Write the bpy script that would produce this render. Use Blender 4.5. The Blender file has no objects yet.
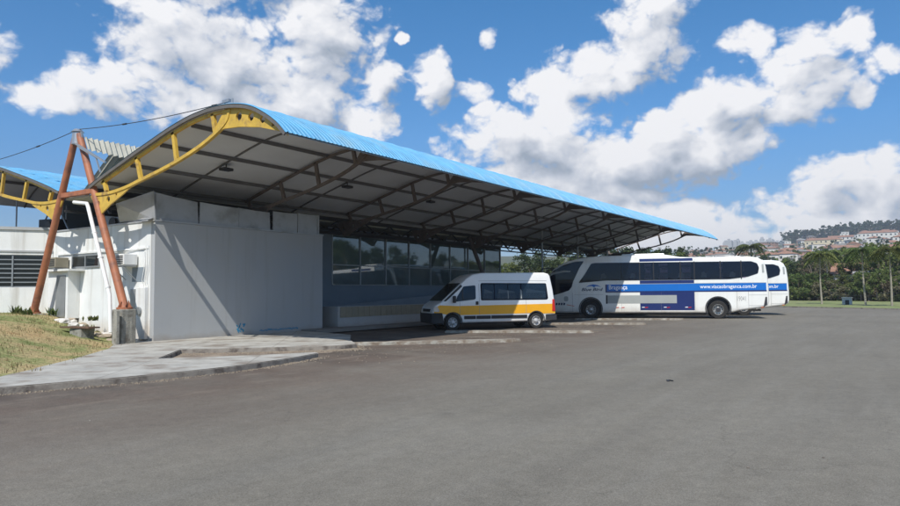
import bpy, bmesh, math, random
from mathutils import Vector, Matrix, noise as mnoise
from math import radians as R, sin, cos, pi, atan2, sqrt
random.seed(7)
S = bpy.context.scene
COL = S.collection

# ------------------------------------------------------------------ camera
FPX, CAMH = 683.5, 1.6
RIGHT = Vector((0.560974, -0.82779, -0.008486)).normalized()
FWD = Vector((0.826733, 0.559672, 0.057269)).normalized()
UP = RIGHT.cross(FWD).normalized(); 
RIGHT = FWD.cross(UP).normalized()
cd = bpy.data.cameras.new('camera'); cam = bpy.data.objects.new('camera', cd); COL.objects.link(cam)
cd.sensor_width = 36; cd.lens = FPX / 900 * 36; cd.clip_end = 9000; cd.clip_start = .05
M = Matrix.Identity(4)
for i in range(3):
    M[i][0] = RIGHT[i]; M[i][1] = UP[i]; M[i][2] = -FWD[i]
M[2][3] = CAMH
cam.matrix_world = M
S.camera = cam

def G(u, v, z=0.0):
    """ground point (world) seen at a photo position, on the horizontal plane z"""
    d = FWD + RIGHT * ((u - 450) / FPX) - UP * ((v - 253) / FPX)
    t = (z - CAMH) / d.z
    return Vector((d.x * t, d.y * t, z))
def AZ(u):
    d = FWD + RIGHT * ((u - 450) / FPX)
    return atan2(d.y, d.x)

# ------------------------------------------------------------------ light
SUN_TO = Vector((.76, .29, -1.0)).normalized()          # direction the light travels
sl = bpy.data.lights.new('sun', 'SUN'); sl.energy = 4.6; sl.angle = R(.5); sl.color = (1, .955, .88)
sun = bpy.data.objects.new('sun', sl); COL.objects.link(sun)
sun.rotation_mode = 'QUATERNION'; sun.rotation_quaternion = SUN_TO.to_track_quat('-Z', 'Y')
tosun = -SUN_TO
SUN_EL = math.asin(tosun.z); SUN_AZ = atan2(tosun.x, tosun.y)   # nishita: rotation clockwise from +Y

W = bpy.data.worlds.new('World'); S.world = W; W.use_nodes = True; W.cycles.sampling_method = 'NONE'
S.view_settings.view_transform = 'Standard'; S.view_settings.look = 'None'
S.view_settings.exposure = 0.1; S.view_settings.gamma = 1
try: S.view_settings.use_curve_mapping = False
except Exception: pass

BL = [(0.976, 0.341, 0.08, 0.056), (0.875, 0.307, 0.13, 0.055), (1.052, 0.269, 0.086, 0.03), (0.777, 0.371, 0.069, 0.049), (0.812, 0.284, 0.068, 0.033), (1.019, 0.285, 0.064, 0.035), (1.124, 0.248, 0.061, 0.015), (0.936, 0.258, 0.144, 0.029), (0.667, 0.362, 0.004, 0.004), (0.692, 0.298, 0.026, 0.036), (0.714, 0.249, 0.038, 0.021), (0.62, 0.308, 0.022, 0.036), (0.531, 0.361, 0.009, 0.012), (0.557, 0.288, 0.021, 0.012), (0.544, 0.266, 0.015, 0.01), (0.305, 0.356, 0.055, 0.049), (0.366, 0.312, 0.07, 0.035), (0.438, 0.29, 0.061, 0.019), (0.328, 0.319, 0.069, 0.024), (0.52, 0.22, 0.073, 0.034), (0.44, 0.203, 0.075, 0.04), (0.412, 0.159, 0.088, 0.031), (0.341, 0.184, 0.076, 0.036), (0.286, 0.222, 0.035, 0.024), (0.24, 0.191, 0.06, 0.03), (0.207, 0.205, 0.053, 0.024), (0.377, 0.137, 0.084, 0.017), (0.432, 0.252, 0.032, 0.019), (0.48, 0.173, 0.058, 0.023), (0.166, 0.321, 0.039, 0.02), (0.113, 0.293, 0.047, 0.039), (0.193, 0.256, 0.053, 0.031), (0.126, 0.251, 0.057, 0.035), (0.09, 0.271, 0.03, 0.037), (0.238, 0.247, 0.036, 0.021), (0.049, 0.311, 0.017, 0.023), (0.022, 0.278, 0.023, 0.019), (0.049, 0.242, 0.015, 0.013), (0.119, 0.11, 0.07, 0.018), (0.067, 0.131, 0.046, 0.028), (0.025, 0.127, 0.027, 0.034), (0.041, 0.104, 0.049, 0.015), (0.256, 0.1, 0.091, 0.017), (0.192, 0.091, 0.074, 0.013), (0.086, 0.086, 0.09, 0.01), (0.35, 0.112, 0.055, 0.014), (1.243, 0.273, 0.057, 0.045), (-0.052, 0.161, 0.038, 0.023), (0.561, 0.486, 0.09, 0.036), (0.231, 0.48, 0.105, 0.034), (0.951, 0.451, 0.158, 0.047)]
BL += [(.2, .07, .22, .012), (.42, .085, .1, .014), (.06, .075, .09, .01)]
rc = random.Random(3)
for k in range(9):      # clouds elsewhere round the sky (seen in glass, light the place)
    a = rc.uniform(-2.6, -.35) if k < 7 else rc.uniform(1.6, 3.0)
    e = rc.uniform(.15, .6); w = rc.uniform(.14, .28)
    BL.append((a, e, w, w * .5))

def cloud_group(minre=0.0):
    g = bpy.data.node_groups.new('cloud_density', 'ShaderNodeTree')
    g.interface.new_socket('Vector', in_out='INPUT', socket_type='NodeSocketVector')
    g.interface.new_socket('Density', in_out='OUTPUT', socket_type='NodeSocketFloat')
    g.interface.new_socket('Smooth', in_out='OUTPUT', socket_type='NodeSocketFloat')
    N, L = g.nodes, g.links
    gi = N.new('NodeGroupInput'); go = N.new('NodeGroupOutput')
    nrm = N.new('ShaderNodeVectorMath'); nrm.operation = 'NORMALIZE'; L.new(gi.outputs[0], nrm.inputs[0])
    # fluffy warp of the outline
    wn = N.new('ShaderNodeTexNoise'); wn.inputs['Scale'].default_value = 16; wn.inputs['Detail'].default_value = 4
    L.new(nrm.outputs[0], wn.inputs['Vector'])
    wm = N.new('ShaderNodeVectorMath'); wm.operation = 'MULTIPLY_ADD'
    wm.inputs[1].default_value = (.035, .035, .028); wm.inputs[2].default_value = (-.0175, -.0175, -.014)
    L.new(wn.outputs['Color'], wm.inputs[0])
    wa = N.new('ShaderNodeVectorMath'); wa.operation = 'ADD'; L.new(nrm.outputs[0], wa.inputs[0]); L.new(wm.outputs[0], wa.inputs[1])
    sp = N.new('ShaderNodeSeparateXYZ'); L.new(wa.outputs[0], sp.inputs[0])
    at = N.new('ShaderNodeMath'); at.operation = 'ARCTAN2'; L.new(sp.outputs[1], at.inputs[0]); L.new(sp.outputs[0], at.inputs[1])
    asn = N.new('ShaderNodeMath'); asn.operation = 'ARCSINE'; L.new(sp.outputs[2], asn.inputs[0])
    cb = N.new('ShaderNodeCombineXYZ'); L.new(at.outputs[0], cb.inputs[0]); L.new(asn.outputs[0], cb.inputs[1])
    last = None
    for (a, e, ra, re) in BL:
        if re < minre: continue
        m = N.new('ShaderNodeVectorMath'); m.operation = 'MULTIPLY_ADD'
        sx, sy = 1 / (ra * 1.2 + .004), 1 / (re * 1.3 + .003)
        m.inputs[1].default_value = (sx, sy, 0); m.inputs[2].default_value = (-a * sx, -e * sy, 0)
        L.new(cb.outputs[0], m.inputs[0])
        d = N.new('ShaderNodeVectorMath'); d.operation = 'DOT_PRODUCT'
        L.new(m.outputs[0], d.inputs[0]); L.new(m.outputs[0], d.inputs[1])
        if last is None: last = d.outputs['Value']
        else:
            mn = N.new('ShaderNodeMath'); mn.operation = 'SMOOTH_MIN'; mn.inputs[2].default_value = .25
            L.new(last, mn.inputs[0]); L.new(d.outputs['Value'], mn.inputs[1]); last = mn.outputs[0]
    inv = N.new('ShaderNodeMath'); inv.operation = 'SUBTRACT'; inv.inputs[0].default_value = 1.0; L.new(last, inv.inputs[1])
    cl = N.new('ShaderNodeMath'); cl.operation = 'MAXIMUM'; cl.inputs[1].default_value = -1.2; L.new(inv.outputs[0], cl.inputs[0])
    # billows
    mp = N.new('ShaderNodeMapping'); mp.inputs['Scale'].default_value = (1, 1, 1.35); L.new(wa.outputs[0], mp.inputs[0])
    n1 = N.new('ShaderNodeTexNoise'); n1.inputs['Scale'].default_value = 11; n1.inputs['Detail'].default_value = 9; n1.inputs['Roughness'].default_value = .56
    L.new(mp.outputs[0], n1.inputs['Vector'])
    v1 = N.new('ShaderNodeTexVoronoi'); v1.feature = 'SMOOTH_F1'; v1.inputs['Scale'].default_value = 34; v1.inputs['Smoothness'].default_value = .35
    v1.inputs['Detail'].default_value = 2.0; v1.inputs['Roughness'].default_value = .55
    L.new(mp.outputs[0], v1.inputs['Vector'])
    a1 = N.new('ShaderNodeMath'); a1.operation = 'MULTIPLY_ADD'; a1.inputs[1].default_value = 2.9; a1.inputs[2].default_value = -1.22
    L.new(n1.outputs[0], a1.inputs[0])
    a2 = N.new('ShaderNodeMath'); a2.operation = 'MULTIPLY_ADD'; a2.inputs[1].default_value = -.8; a2.inputs[2].default_value = .36
    L.new(v1.outputs['Distance'], a2.inputs[0])
    s1 = N.new('ShaderNodeMath'); s1.operation = 'ADD'; L.new(a1.outputs[0], s1.inputs[0]); L.new(a2.outputs[0], s1.inputs[1])
    s2 = N.new('ShaderNodeMath'); s2.operation = 'ADD'; L.new(cl.outputs[0], s2.inputs[0])
    n5 = N.new('ShaderNodeTexNoise'); n5.inputs['Scale'].default_value = 46; n5.inputs['Detail'].default_value = 4; n5.inputs['Roughness'].default_value = .6; L.new(mp.outputs[0], n5.inputs['Vector'])
    a5 = N.new('ShaderNodeMath'); a5.operation = 'MULTIPLY_ADD'; a5.inputs[1].default_value = 1.25; a5.inputs[2].default_value = -.55; L.new(n5.outputs[0], a5.inputs[0])
    s5 = N.new('ShaderNodeMath'); s5.operation = 'ADD'; L.new(a5.outputs[0], s5.inputs[0]); L.new(s1.outputs[0], s5.inputs[1]); L.new(s5.outputs[0], s2.inputs[1])
    L.new(s2.outputs[0], go.inputs[0])
    n3 = N.new('ShaderNodeTexNoise'); n3.inputs['Scale'].default_value = 11; n3.inputs['Detail'].default_value = 3.0; n3.inputs['Roughness'].default_value = .5; L.new(mp.outputs[0], n3.inputs['Vector'])
    a3 = N.new('ShaderNodeMath'); a3.operation = 'MULTIPLY_ADD'; a3.inputs[1].default_value = 2.9; a3.inputs[2].default_value = -1.12; L.new(n3.outputs[0], a3.inputs[0])
    s4 = N.new('ShaderNodeMath'); s4.operation = 'ADD'; L.new(cl.outputs[0], s4.inputs[0]); L.new(a3.outputs[0], s4.inputs[1]); L.new(s4.outputs[0], go.inputs[1])
    return g

def build_world():
    nt = W.node_tree; N, L = nt.nodes, nt.links; N.clear()
    out = N.new('ShaderNodeOutputWorld')
    sky = N.new('ShaderNodeTexSky'); sky.sky_type = 'NISHITA'; sky.sun_disc = False
    sky.sun_elevation = SUN_EL; sky.sun_rotation = SUN_AZ
    sky.altitude = 800; sky.air_density = 1.0; sky.dust_density = .35; sky.ozone_density = 2.2
    bg = N.new('ShaderNodeBackground'); bg.inputs[1].default_value = .125
    tm = N.new('ShaderNodeVectorMath'); tm.operation = 'MULTIPLY'; L.new(sky.outputs[0], tm.inputs[0])
    ge = N.new('ShaderNodeTexCoord'); sz = N.new('ShaderNodeSeparateXYZ'); L.new(ge.outputs['Generated'], sz.inputs[0])
    er = N.new('ShaderNodeValToRGB'); q = er.color_ramp.elements; q[0].position = 0; q[0].color = (.50, .58, .72, 1); q[1].position = .42; q[1].color = (.33, .83, 1.10, 1)
    x = q.new(.1); x.color = (.42, .58, .76, 1); x = q.new(.22); x.color = (.42, .76, 1.0, 1)
    L.new(sz.outputs[2], er.inputs[0]); L.new(er.outputs[0], tm.inputs[1]); L.new(tm.outputs[0], bg.inputs[0])
    tc = N.new('ShaderNodeTexCoord')
    g = cloud_group(); g2 = cloud_group(.024)
    d0 = N.new('ShaderNodeGroup'); d0.node_tree = g; L.new(tc.outputs['Generated'], d0.inputs[0])
    off = N.new('ShaderNodeVectorMath'); off.operation = 'ADD'
    left = -RIGHT; o = left * .016 + Vector((0, 0, .03)); off.inputs[1].default_value = o
    L.new(tc.outputs['Generated'], off.inputs[0])
    d1 = N.new('ShaderNodeGroup'); d1.node_tree = g2; L.new(off.outputs[0], d1.inputs[0])
    # coverage
    al = N.new('ShaderNodeMapRange'); al.interpolation_type = 'SMOOTHSTEP'
    al.inputs['From Min'].default_value = -.2; al.inputs['From Max'].default_value = .62
    L.new(d0.outputs[0], al.inputs['Value'])
    # light: more cloud between the point and the sun = darker
    sb = N.new('ShaderNodeMath'); sb.operation = 'SUBTRACT'; L.new(d0.outputs[1], sb.inputs[0]); L.new(d1.outputs[1], sb.inputs[1])
    fd = N.new('ShaderNodeMath'); fd.operation = 'SUBTRACT'; L.new(d0.outputs[0], fd.inputs[0]); L.new(d0.outputs[1], fd.inputs[1])
    sb2 = N.new('ShaderNodeMath'); sb2.operation = 'MULTIPLY_ADD'; sb2.inputs[1].default_value = .5; L.new(fd.outputs[0], sb2.inputs[0]); L.new(sb.outputs[0], sb2.inputs[2])
    cl = N.new('ShaderNodeMapRange'); cl.inputs['From Min'].default_value = -1.25; cl.inputs['From Max'].default_value = .45
    L.new(sb2.outputs[0], cl.inputs['Value'])
    dk = N.new('ShaderNodeMapRange'); dk.inputs['From Min'].default_value = .6; dk.inputs['From Max'].default_value = 2.2
    dk.inputs['To Min'].default_value = 0; dk.inputs['To Max'].default_value = .36
    L.new(d1.outputs[1], dk.inputs['Value'])
    s3 = N.new('ShaderNodeMath'); s3.operation = 'SUBTRACT'; L.new(cl.outputs[0], s3.inputs[0]); L.new(dk.outputs[0], s3.inputs[1])
    cr = N.new('ShaderNodeValToRGB'); e = cr.color_ramp.elements
    e[0].position = .05; e[0].color = (.33, .385, .47, 1); e[1].position = .85; e[1].color = (.90, .90, .92, 1)
    x = e.new(.36); x.color = (.54, .58, .66, 1)
    x = e.new(.58); x.color = (.72, .74, .79, 1)
    L.new(s3.outputs[0], cr.inputs[0])
    bc = N.new('ShaderNodeBackground'); bc.inputs[1].default_value = 1.0; L.new(cr.outputs[0], bc.inputs[0])
    # thin veil near the horizon
    mx = N.new('ShaderNodeMixShader'); L.new(al.outputs[0], mx.inputs[0]); L.new(bg.outputs[0], mx.inputs[1]); L.new(bc.outputs[0], mx.inputs[2])
    L.new(mx.outputs[0], out.inputs[0])
build_world()

# ------------------------------------------------------------------ helpers
ORG = {}
def V(*a): return Vector(a)
class MB:
    def __init__(s): s.bm = bmesh.new()
    def box(s, c, size, rot=None, bev=0):
        c = Vector(c); m = Matrix.Translation(c)
        if rot is not None: m = m @ (rot if isinstance(rot, Matrix) else Matrix.Rotation(rot, 4, 'Z'))
        m = m @ Matrix.Diagonal((*size, 1))
        r = bmesh.ops.create_cube(s.bm, size=1, matrix=m)
        if bev:
            vs = set(r['verts']); ed = [e for e in s.bm.edges if e.verts[0] in vs and e.verts[1] in vs]
            bmesh.ops.bevel(s.bm, geom=ed, offset=bev, segments=2, affect='EDGES', profile=.5)
        return s
    def bb(s, x0, x1, y0, y1, z0, z1, bev=0):
        return s.box(((x0 + x1) / 2, (y0 + y1) / 2, (z0 + z1) / 2), (abs(x1 - x0), abs(y1 - y0), abs(z1 - z0)), None, bev)
    def bar(s, p, q, w, h, up=(0, 0, 1)):
        p, q, up = Vector(p), Vector(q), Vector(up); d = (q - p); l = d.length; d.normalize()
        x = d.cross(up)
        if x.length < 1e-4: x = d.cross(Vector((1, 0, 0)))
        x.normalize(); z = x.cross(d).normalized()
        m = Matrix((x, d, z)).transposed().to_4x4(); m.translation = (p + q) / 2
        bmesh.ops.create_cube(s.bm, size=1, matrix=m @ Matrix.Diagonal((w, l, h, 1))); return s
    def tube(s, p, q, r0, r1=None, seg=12, caps=True):
        r1 = r0 if r1 is None else r1
        p, q = Vector(p), Vector(q); d = q - p
        m = d.to_track_quat('Z', 'Y').to_matrix().to_4x4(); m.translation = (p + q) / 2
        bmesh.ops.create_cone(s.bm, cap_ends=caps, segments=seg, radius1=r0, radius2=r1, depth=d.length, matrix=m); return s
    def path(s, pts, r, seg=8):
        pts = [Vector(p) for p in pts]; rs = r if isinstance(r, (list, tuple)) else [r] * len(pts)
        rings = []
        for i, p in enumerate(pts):
            d = (pts[min(i + 1, len(pts) - 1)] - pts[max(i - 1, 0)]).normalized()
            q = d.to_track_quat('Z', 'Y')
            rings.append([s.bm.verts.new(p + q @ Vector((cos(2 * pi * k / seg) * rs[i], sin(2 * pi * k / seg) * rs[i], 0))) for k in range(seg)])
        for a, b in zip(rings, rings[1:]):
            for k in range(seg): s.bm.faces.new((a[k], a[(k + 1) % seg], b[(k + 1) % seg], b[k]))
        s.bm.faces.new(rings[0][::-1]); s.bm.faces.new(rings[-1]); return s
    def face(s, pts):
        return s.bm.faces.new([s.bm.verts.new(p) for p in pts])
    def prism(s, pts, vec):
        """flat polygon pushed along vec"""
        f = s.face(pts); r = bmesh.ops.extrude_face_region(s.bm, geom=[f])
        bmesh.ops.translate(s.bm, vec=Vector(vec), verts=[e for e in r['geom'] if isinstance(e, bmesh.types.BMVert)]); return s
    def sweep_yz(s, prof, w, h, x):
        """rectangular member following a (y,z) polyline at x"""
        pr = [Vector((x, a, b)) for a, b in prof]; rings = []
        for i, p in enumerate(pr):
            d = (pr[min(i + 1, len(pr) - 1)] - pr[max(i - 1, 0)]).normalized(); n = Vector((1, 0, 0)).cross(d)
            rings.append([s.bm.verts.new(p + Vector((a * w / 2, 0, 0)) + n * (b * h / 2)) for a, b in ((-1, -1), (1, -1), (1, 1), (-1, 1))])
        for a, b in zip(rings, rings[1:]):
            for k in range(4): s.bm.faces.new((a[k], a[(k + 1) % 4], b[(k + 1) % 4], b[k]))
        s.bm.faces.new(rings[0][::-1]); s.bm.faces.new(rings[-1]); return s
    def build(s, name, mat, parent=None, smooth=0, bev=0):
        bm = s.bm
        o = ORG.get(parent.name if parent else None)
        if o is not None: bmesh.ops.translate(bm, vec=-o, verts=bm.verts)
        bmesh.ops.recalc_face_normals(bm, faces=bm.faces)
        me = bpy.data.meshes.new(name); bm.to_mesh(me); bm.free()
        mats = mat if isinstance(mat, (list, tuple)) else [mat]
        for m in mats: me.materials.append(m)
        ob = bpy.data.objects.new(name, me); COL.objects.link(ob)
        if smooth:
            me.polygons.foreach_set('use_smooth', [True] * len(me.polygons))
            me.set_sharp_from_angle(angle=R(smooth))
        if parent:
            ob.parent = parent
            if o is not None: ORG[ob.name] = o
        return ob
def tag(o, label=None, cat=None, group=None, kind=None):
    if label: o['label'] = label
    if cat: o['category'] = cat
    if group: o['group'] = group
    if kind: o['kind'] = kind
    return o
def thing(name, label, cat, loc=(0, 0, 0), rz=0, group=None, local=False):
    o = bpy.data.objects.new(name, None); COL.objects.link(o); o.location = loc; o.rotation_euler = (0, 0, rz)
    o.empty_display_size = .3
    if not local: ORG[o.name] = Vector(loc)
    return tag(o, label, cat, group)
def copy_tree(o, parent=None):
    c = o.copy(); COL.objects.link(c)
    if parent: c.parent = parent
    for ch in o.children: copy_tree(ch, c)
    return c
def struct(o): o['kind'] = 'structure'; return o
def boolcut(ob, cutters):
    dep = None
    for c in cutters:
        m = ob.modifiers.new('b', 'BOOLEAN'); m.operation = 'DIFFERENCE'; m.object = c; m.solver = 'EXACT'
    dep = bpy.context.evaluated_depsgraph_get(); dep.update()
    me = bpy.data.meshes.new_from_object(ob.evaluated_get(dep))
    ob.modifiers.clear(); old = ob.data; ob.data = me; me.name = old.name
    for c in cutters: bpy.data.objects.remove(c)
    return ob

def holed_plate(outer, holes, x, th):
    """flat plate in the y-z plane with round holes, centred on x"""
    from mathutils.geometry import tessellate_polygon
    n = 20; loops = [[V(0, a, c) for a, c in outer]]
    for (y, z, r) in holes: loops.append([V(0, y + r * cos(2 * pi * k / n), z + r * sin(2 * pi * k / n)) for k in range(n)])
    flat = [p for l in loops for p in l]; tri = tessellate_polygon(loops); b = MB()
    A = [b.bm.verts.new(p + V(x - th / 2, 0, 0)) for p in flat]; B_ = [b.bm.verts.new(p + V(x + th / 2, 0, 0)) for p in flat]
    for t in tri:
        try: b.bm.faces.new([A[i] for i in t]); b.bm.faces.new([B_[i] for i in t[::-1]])
        except ValueError: pass
    k0 = 0
    for l in loops:
        m = len(l)
        for i in range(m): b.bm.faces.new((A[k0 + i], A[k0 + (i + 1) % m], B_[k0 + (i + 1) % m], B_[k0 + i]))
        k0 += m
    return b

# ------------------------------------------------------------------ materials
def mat(name, col, rough=.7, var=.15, scale=3.0, bump=0.0, bscale=40, metal=0, spec=.5, dirt=None, dscale=1.2, dlo=.5, dhi=.7, coat=0, streak=None, ior=None, splash=None, joints=None):
    m = bpy.data.materials.new(name); m.use_nodes = True; nt = m.node_tree; N, L = nt.nodes, nt.links
    b = N['Principled BSDF']; b.inputs['Roughness'].default_value = rough; b.inputs['Metallic'].default_value = metal
    b.inputs['Specular IOR Level'].default_value = spec
    if ior: b.inputs['IOR'].default_value = ior
    if coat: b.inputs['Coat Weight'].default_value = coat; b.inputs['Coat Roughness'].default_value = .06
    geo = N.new('ShaderNodeNewGeometry')
    src = geo.outputs['Position']
    n = N.new('ShaderNodeTexNoise'); n.inputs['Scale'].default_value = scale; n.inputs['Detail'].default_value = 6; n.inputs['Roughness'].default_value = .65
    L.new(src, n.inputs['Vector'])
    r = N.new('ShaderNodeMapRange'); r.inputs['From Min'].default_value = .3; r.inputs['From Max'].default_value = .7
    r.inputs['To Min'].default_value = 1 - var; r.inputs['To Max'].default_value = 1 + var; L.new(n.outputs[0], r.inputs['Value'])
    mul = N.new('ShaderNodeVectorMath'); mul.operation = 'SCALE'; mul.inputs[0].default_value = col[:3]; L.new(r.outputs[0], mul.inputs['Scale'])
    c = mul.outputs[0]
    def layer(c, dcol, ds, lo, hi, sc=(1, 1, 1), amt=1.0):
        mp = N.new('ShaderNodeMapping'); mp.inputs['Scale'].default_value = sc; L.new(src, mp.inputs[0])
        dn = N.new('ShaderNodeTexNoise'); dn.inputs['Scale'].default_value = ds; dn.inputs['Detail'].default_value = 7; dn.inputs['Roughness'].default_value = .6
        L.new(mp.outputs[0], dn.inputs['Vector'])
        dr = N.new('ShaderNodeMapRange'); dr.inputs['From Min'].default_value = lo; dr.inputs['From Max'].default_value = hi
        dr.inputs['To Max'].default_value = amt; L.new(dn.outputs[0], dr.inputs['Value'])
        mx = N.new('ShaderNodeMix'); mx.data_type = 'RGBA'; L.new(dr.outputs[0], mx.inputs[0]); L.new(c, mx.inputs[6]); mx.inputs[7].default_value = (*dcol, 1)
        return mx.outputs[2]
    if dirt: c = layer(c, dirt, dscale, dlo, dhi)
    if streak: c = layer(c, streak[0], streak[1], streak[2], streak[3], (1, 1, .06), streak[4])
    if splash:
        sz = N.new('ShaderNodeSeparateXYZ'); L.new(src, sz.inputs[0])
        zr = N.new('ShaderNodeMapRange'); zr.inputs['From Min'].default_value = splash[0]; zr.inputs['From Max'].default_value = splash[1]; zr.inputs['To Min'].default_value = 1; zr.inputs['To Max'].default_value = 0; L.new(sz.outputs[2], zr.inputs['Value'])
        sn = N.new('ShaderNodeTexNoise'); sn.inputs['Scale'].default_value = 2.3; sn.inputs['Detail'].default_value = 8; sn.inputs['Roughness'].default_value = .7; L.new(src, sn.inputs['Vector'])
        s1 = N.new('ShaderNodeMath'); s1.operation = 'ADD'; L.new(zr.outputs[0], s1.inputs[0]); L.new(sn.outputs[0], s1.inputs[1])
        s2 = N.new('ShaderNodeMapRange'); s2.inputs['From Min'].default_value = .95; s2.inputs['From Max'].default_value = 1.5; s2.inputs['To Max'].default_value = splash[3]; L.new(s1.outputs[0], s2.inputs['Value'])
        mx = N.new('ShaderNodeMix'); mx.data_type = 'RGBA'; L.new(s2.outputs[0], mx.inputs[0]); L.new(c, mx.inputs[6]); mx.inputs[7].default_value = (*splash[2], 1); c = mx.outputs[2]
    if joints:
        mp = N.new('ShaderNodeMapping'); mp.inputs['Rotation'].default_value = (0, 0, joints[0]); L.new(src, mp.inputs[0])
        br = N.new('ShaderNodeTexBrick'); br.inputs['Scale'].default_value = 1; br.inputs['Mortar Size'].default_value = .012; br.inputs['Brick Width'].default_value = joints[1]; br.inputs['Row Height'].default_value = joints[2]; br.inputs['Mortar Smooth'].default_value = .3; br.offset = .0; L.new(mp.outputs[0], br.inputs['Vector'])
        jm = N.new('ShaderNodeMath'); jm.operation = 'MULTIPLY'; jm.inputs[1].default_value = .6; L.new(br.outputs['Fac'], jm.inputs[0])
        mx = N.new('ShaderNodeMix'); mx.data_type = 'RGBA'; L.new(jm.outputs[0], mx.inputs[0]); L.new(c, mx.inputs[6]); mx.inputs[7].default_value = (.09, .08, .065, 1); c = mx.outputs[2]
    L.new(c, b.inputs['Base Color'])
    if bump:
        bn = N.new('ShaderNodeTexNoise'); bn.inputs['Scale'].default_value = bscale; bn.inputs['Detail'].default_value = 5; L.new(src, bn.inputs['Vector'])
        bp = N.new('ShaderNodeBump'); bp.inputs['Strength'].default_value = bump; bp.inputs['Distance'].default_value = .02
        L.new(bn.outputs[0], bp.inputs['Height']); L.new(bp.outputs[0], b.inputs['Normal'])
    return m
def glassmat(name, tint, rough=.02, opac=.6, gloss=.9):
    m = bpy.data.materials.new(name); m.use_nodes = True; nt = m.node_tree; N, L = nt.nodes, nt.links; N.clear()
    out = N.new('ShaderNodeOutputMaterial'); tr = N.new('ShaderNodeBsdfTransparent'); tr.inputs[0].default_value = (*[1 - opac + opac * t * .5 for t in tint], 1)
    gl = N.new('ShaderNodeBsdfGlossy'); gl.inputs['Roughness'].default_value = rough; gl.inputs[0].default_value = (gloss, gloss, gloss, 1)
    fr = N.new('ShaderNodeFresnel'); fr.inputs[0].default_value = 1.42
    df = N.new('ShaderNodeBsdfDiffuse'); df.inputs[0].default_value = (*tint, 1)
    m1 = N.new('ShaderNodeMixShader'); m1.inputs[0].default_value = opac; L.new(tr.outputs[0], m1.inputs[1]); L.new(df.outputs[0], m1.inputs[2])
    m2 = N.new('ShaderNodeMixShader'); L.new(fr.outputs[0], m2.inputs[0]); L.new(m1.outputs[0], m2.inputs[1]); L.new(gl.outputs[0], m2.inputs[2])
    tn = N.new('ShaderNodeTexNoise'); tn.inputs['Scale'].default_value = .8; bp = N.new('ShaderNodeBump'); bp.inputs['Strength'].default_value = .08; bp.inputs['Distance'].default_value = .05
    g2 = N.new('ShaderNodeNewGeometry'); L.new(g2.outputs['Position'], tn.inputs['Vector'])
    L.new(tn.outputs[0], bp.inputs['Height']); L.new(bp.outputs[0], gl.inputs['Normal'])
    L.new(m2.outputs[0], out.inputs[0]); return m

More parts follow.
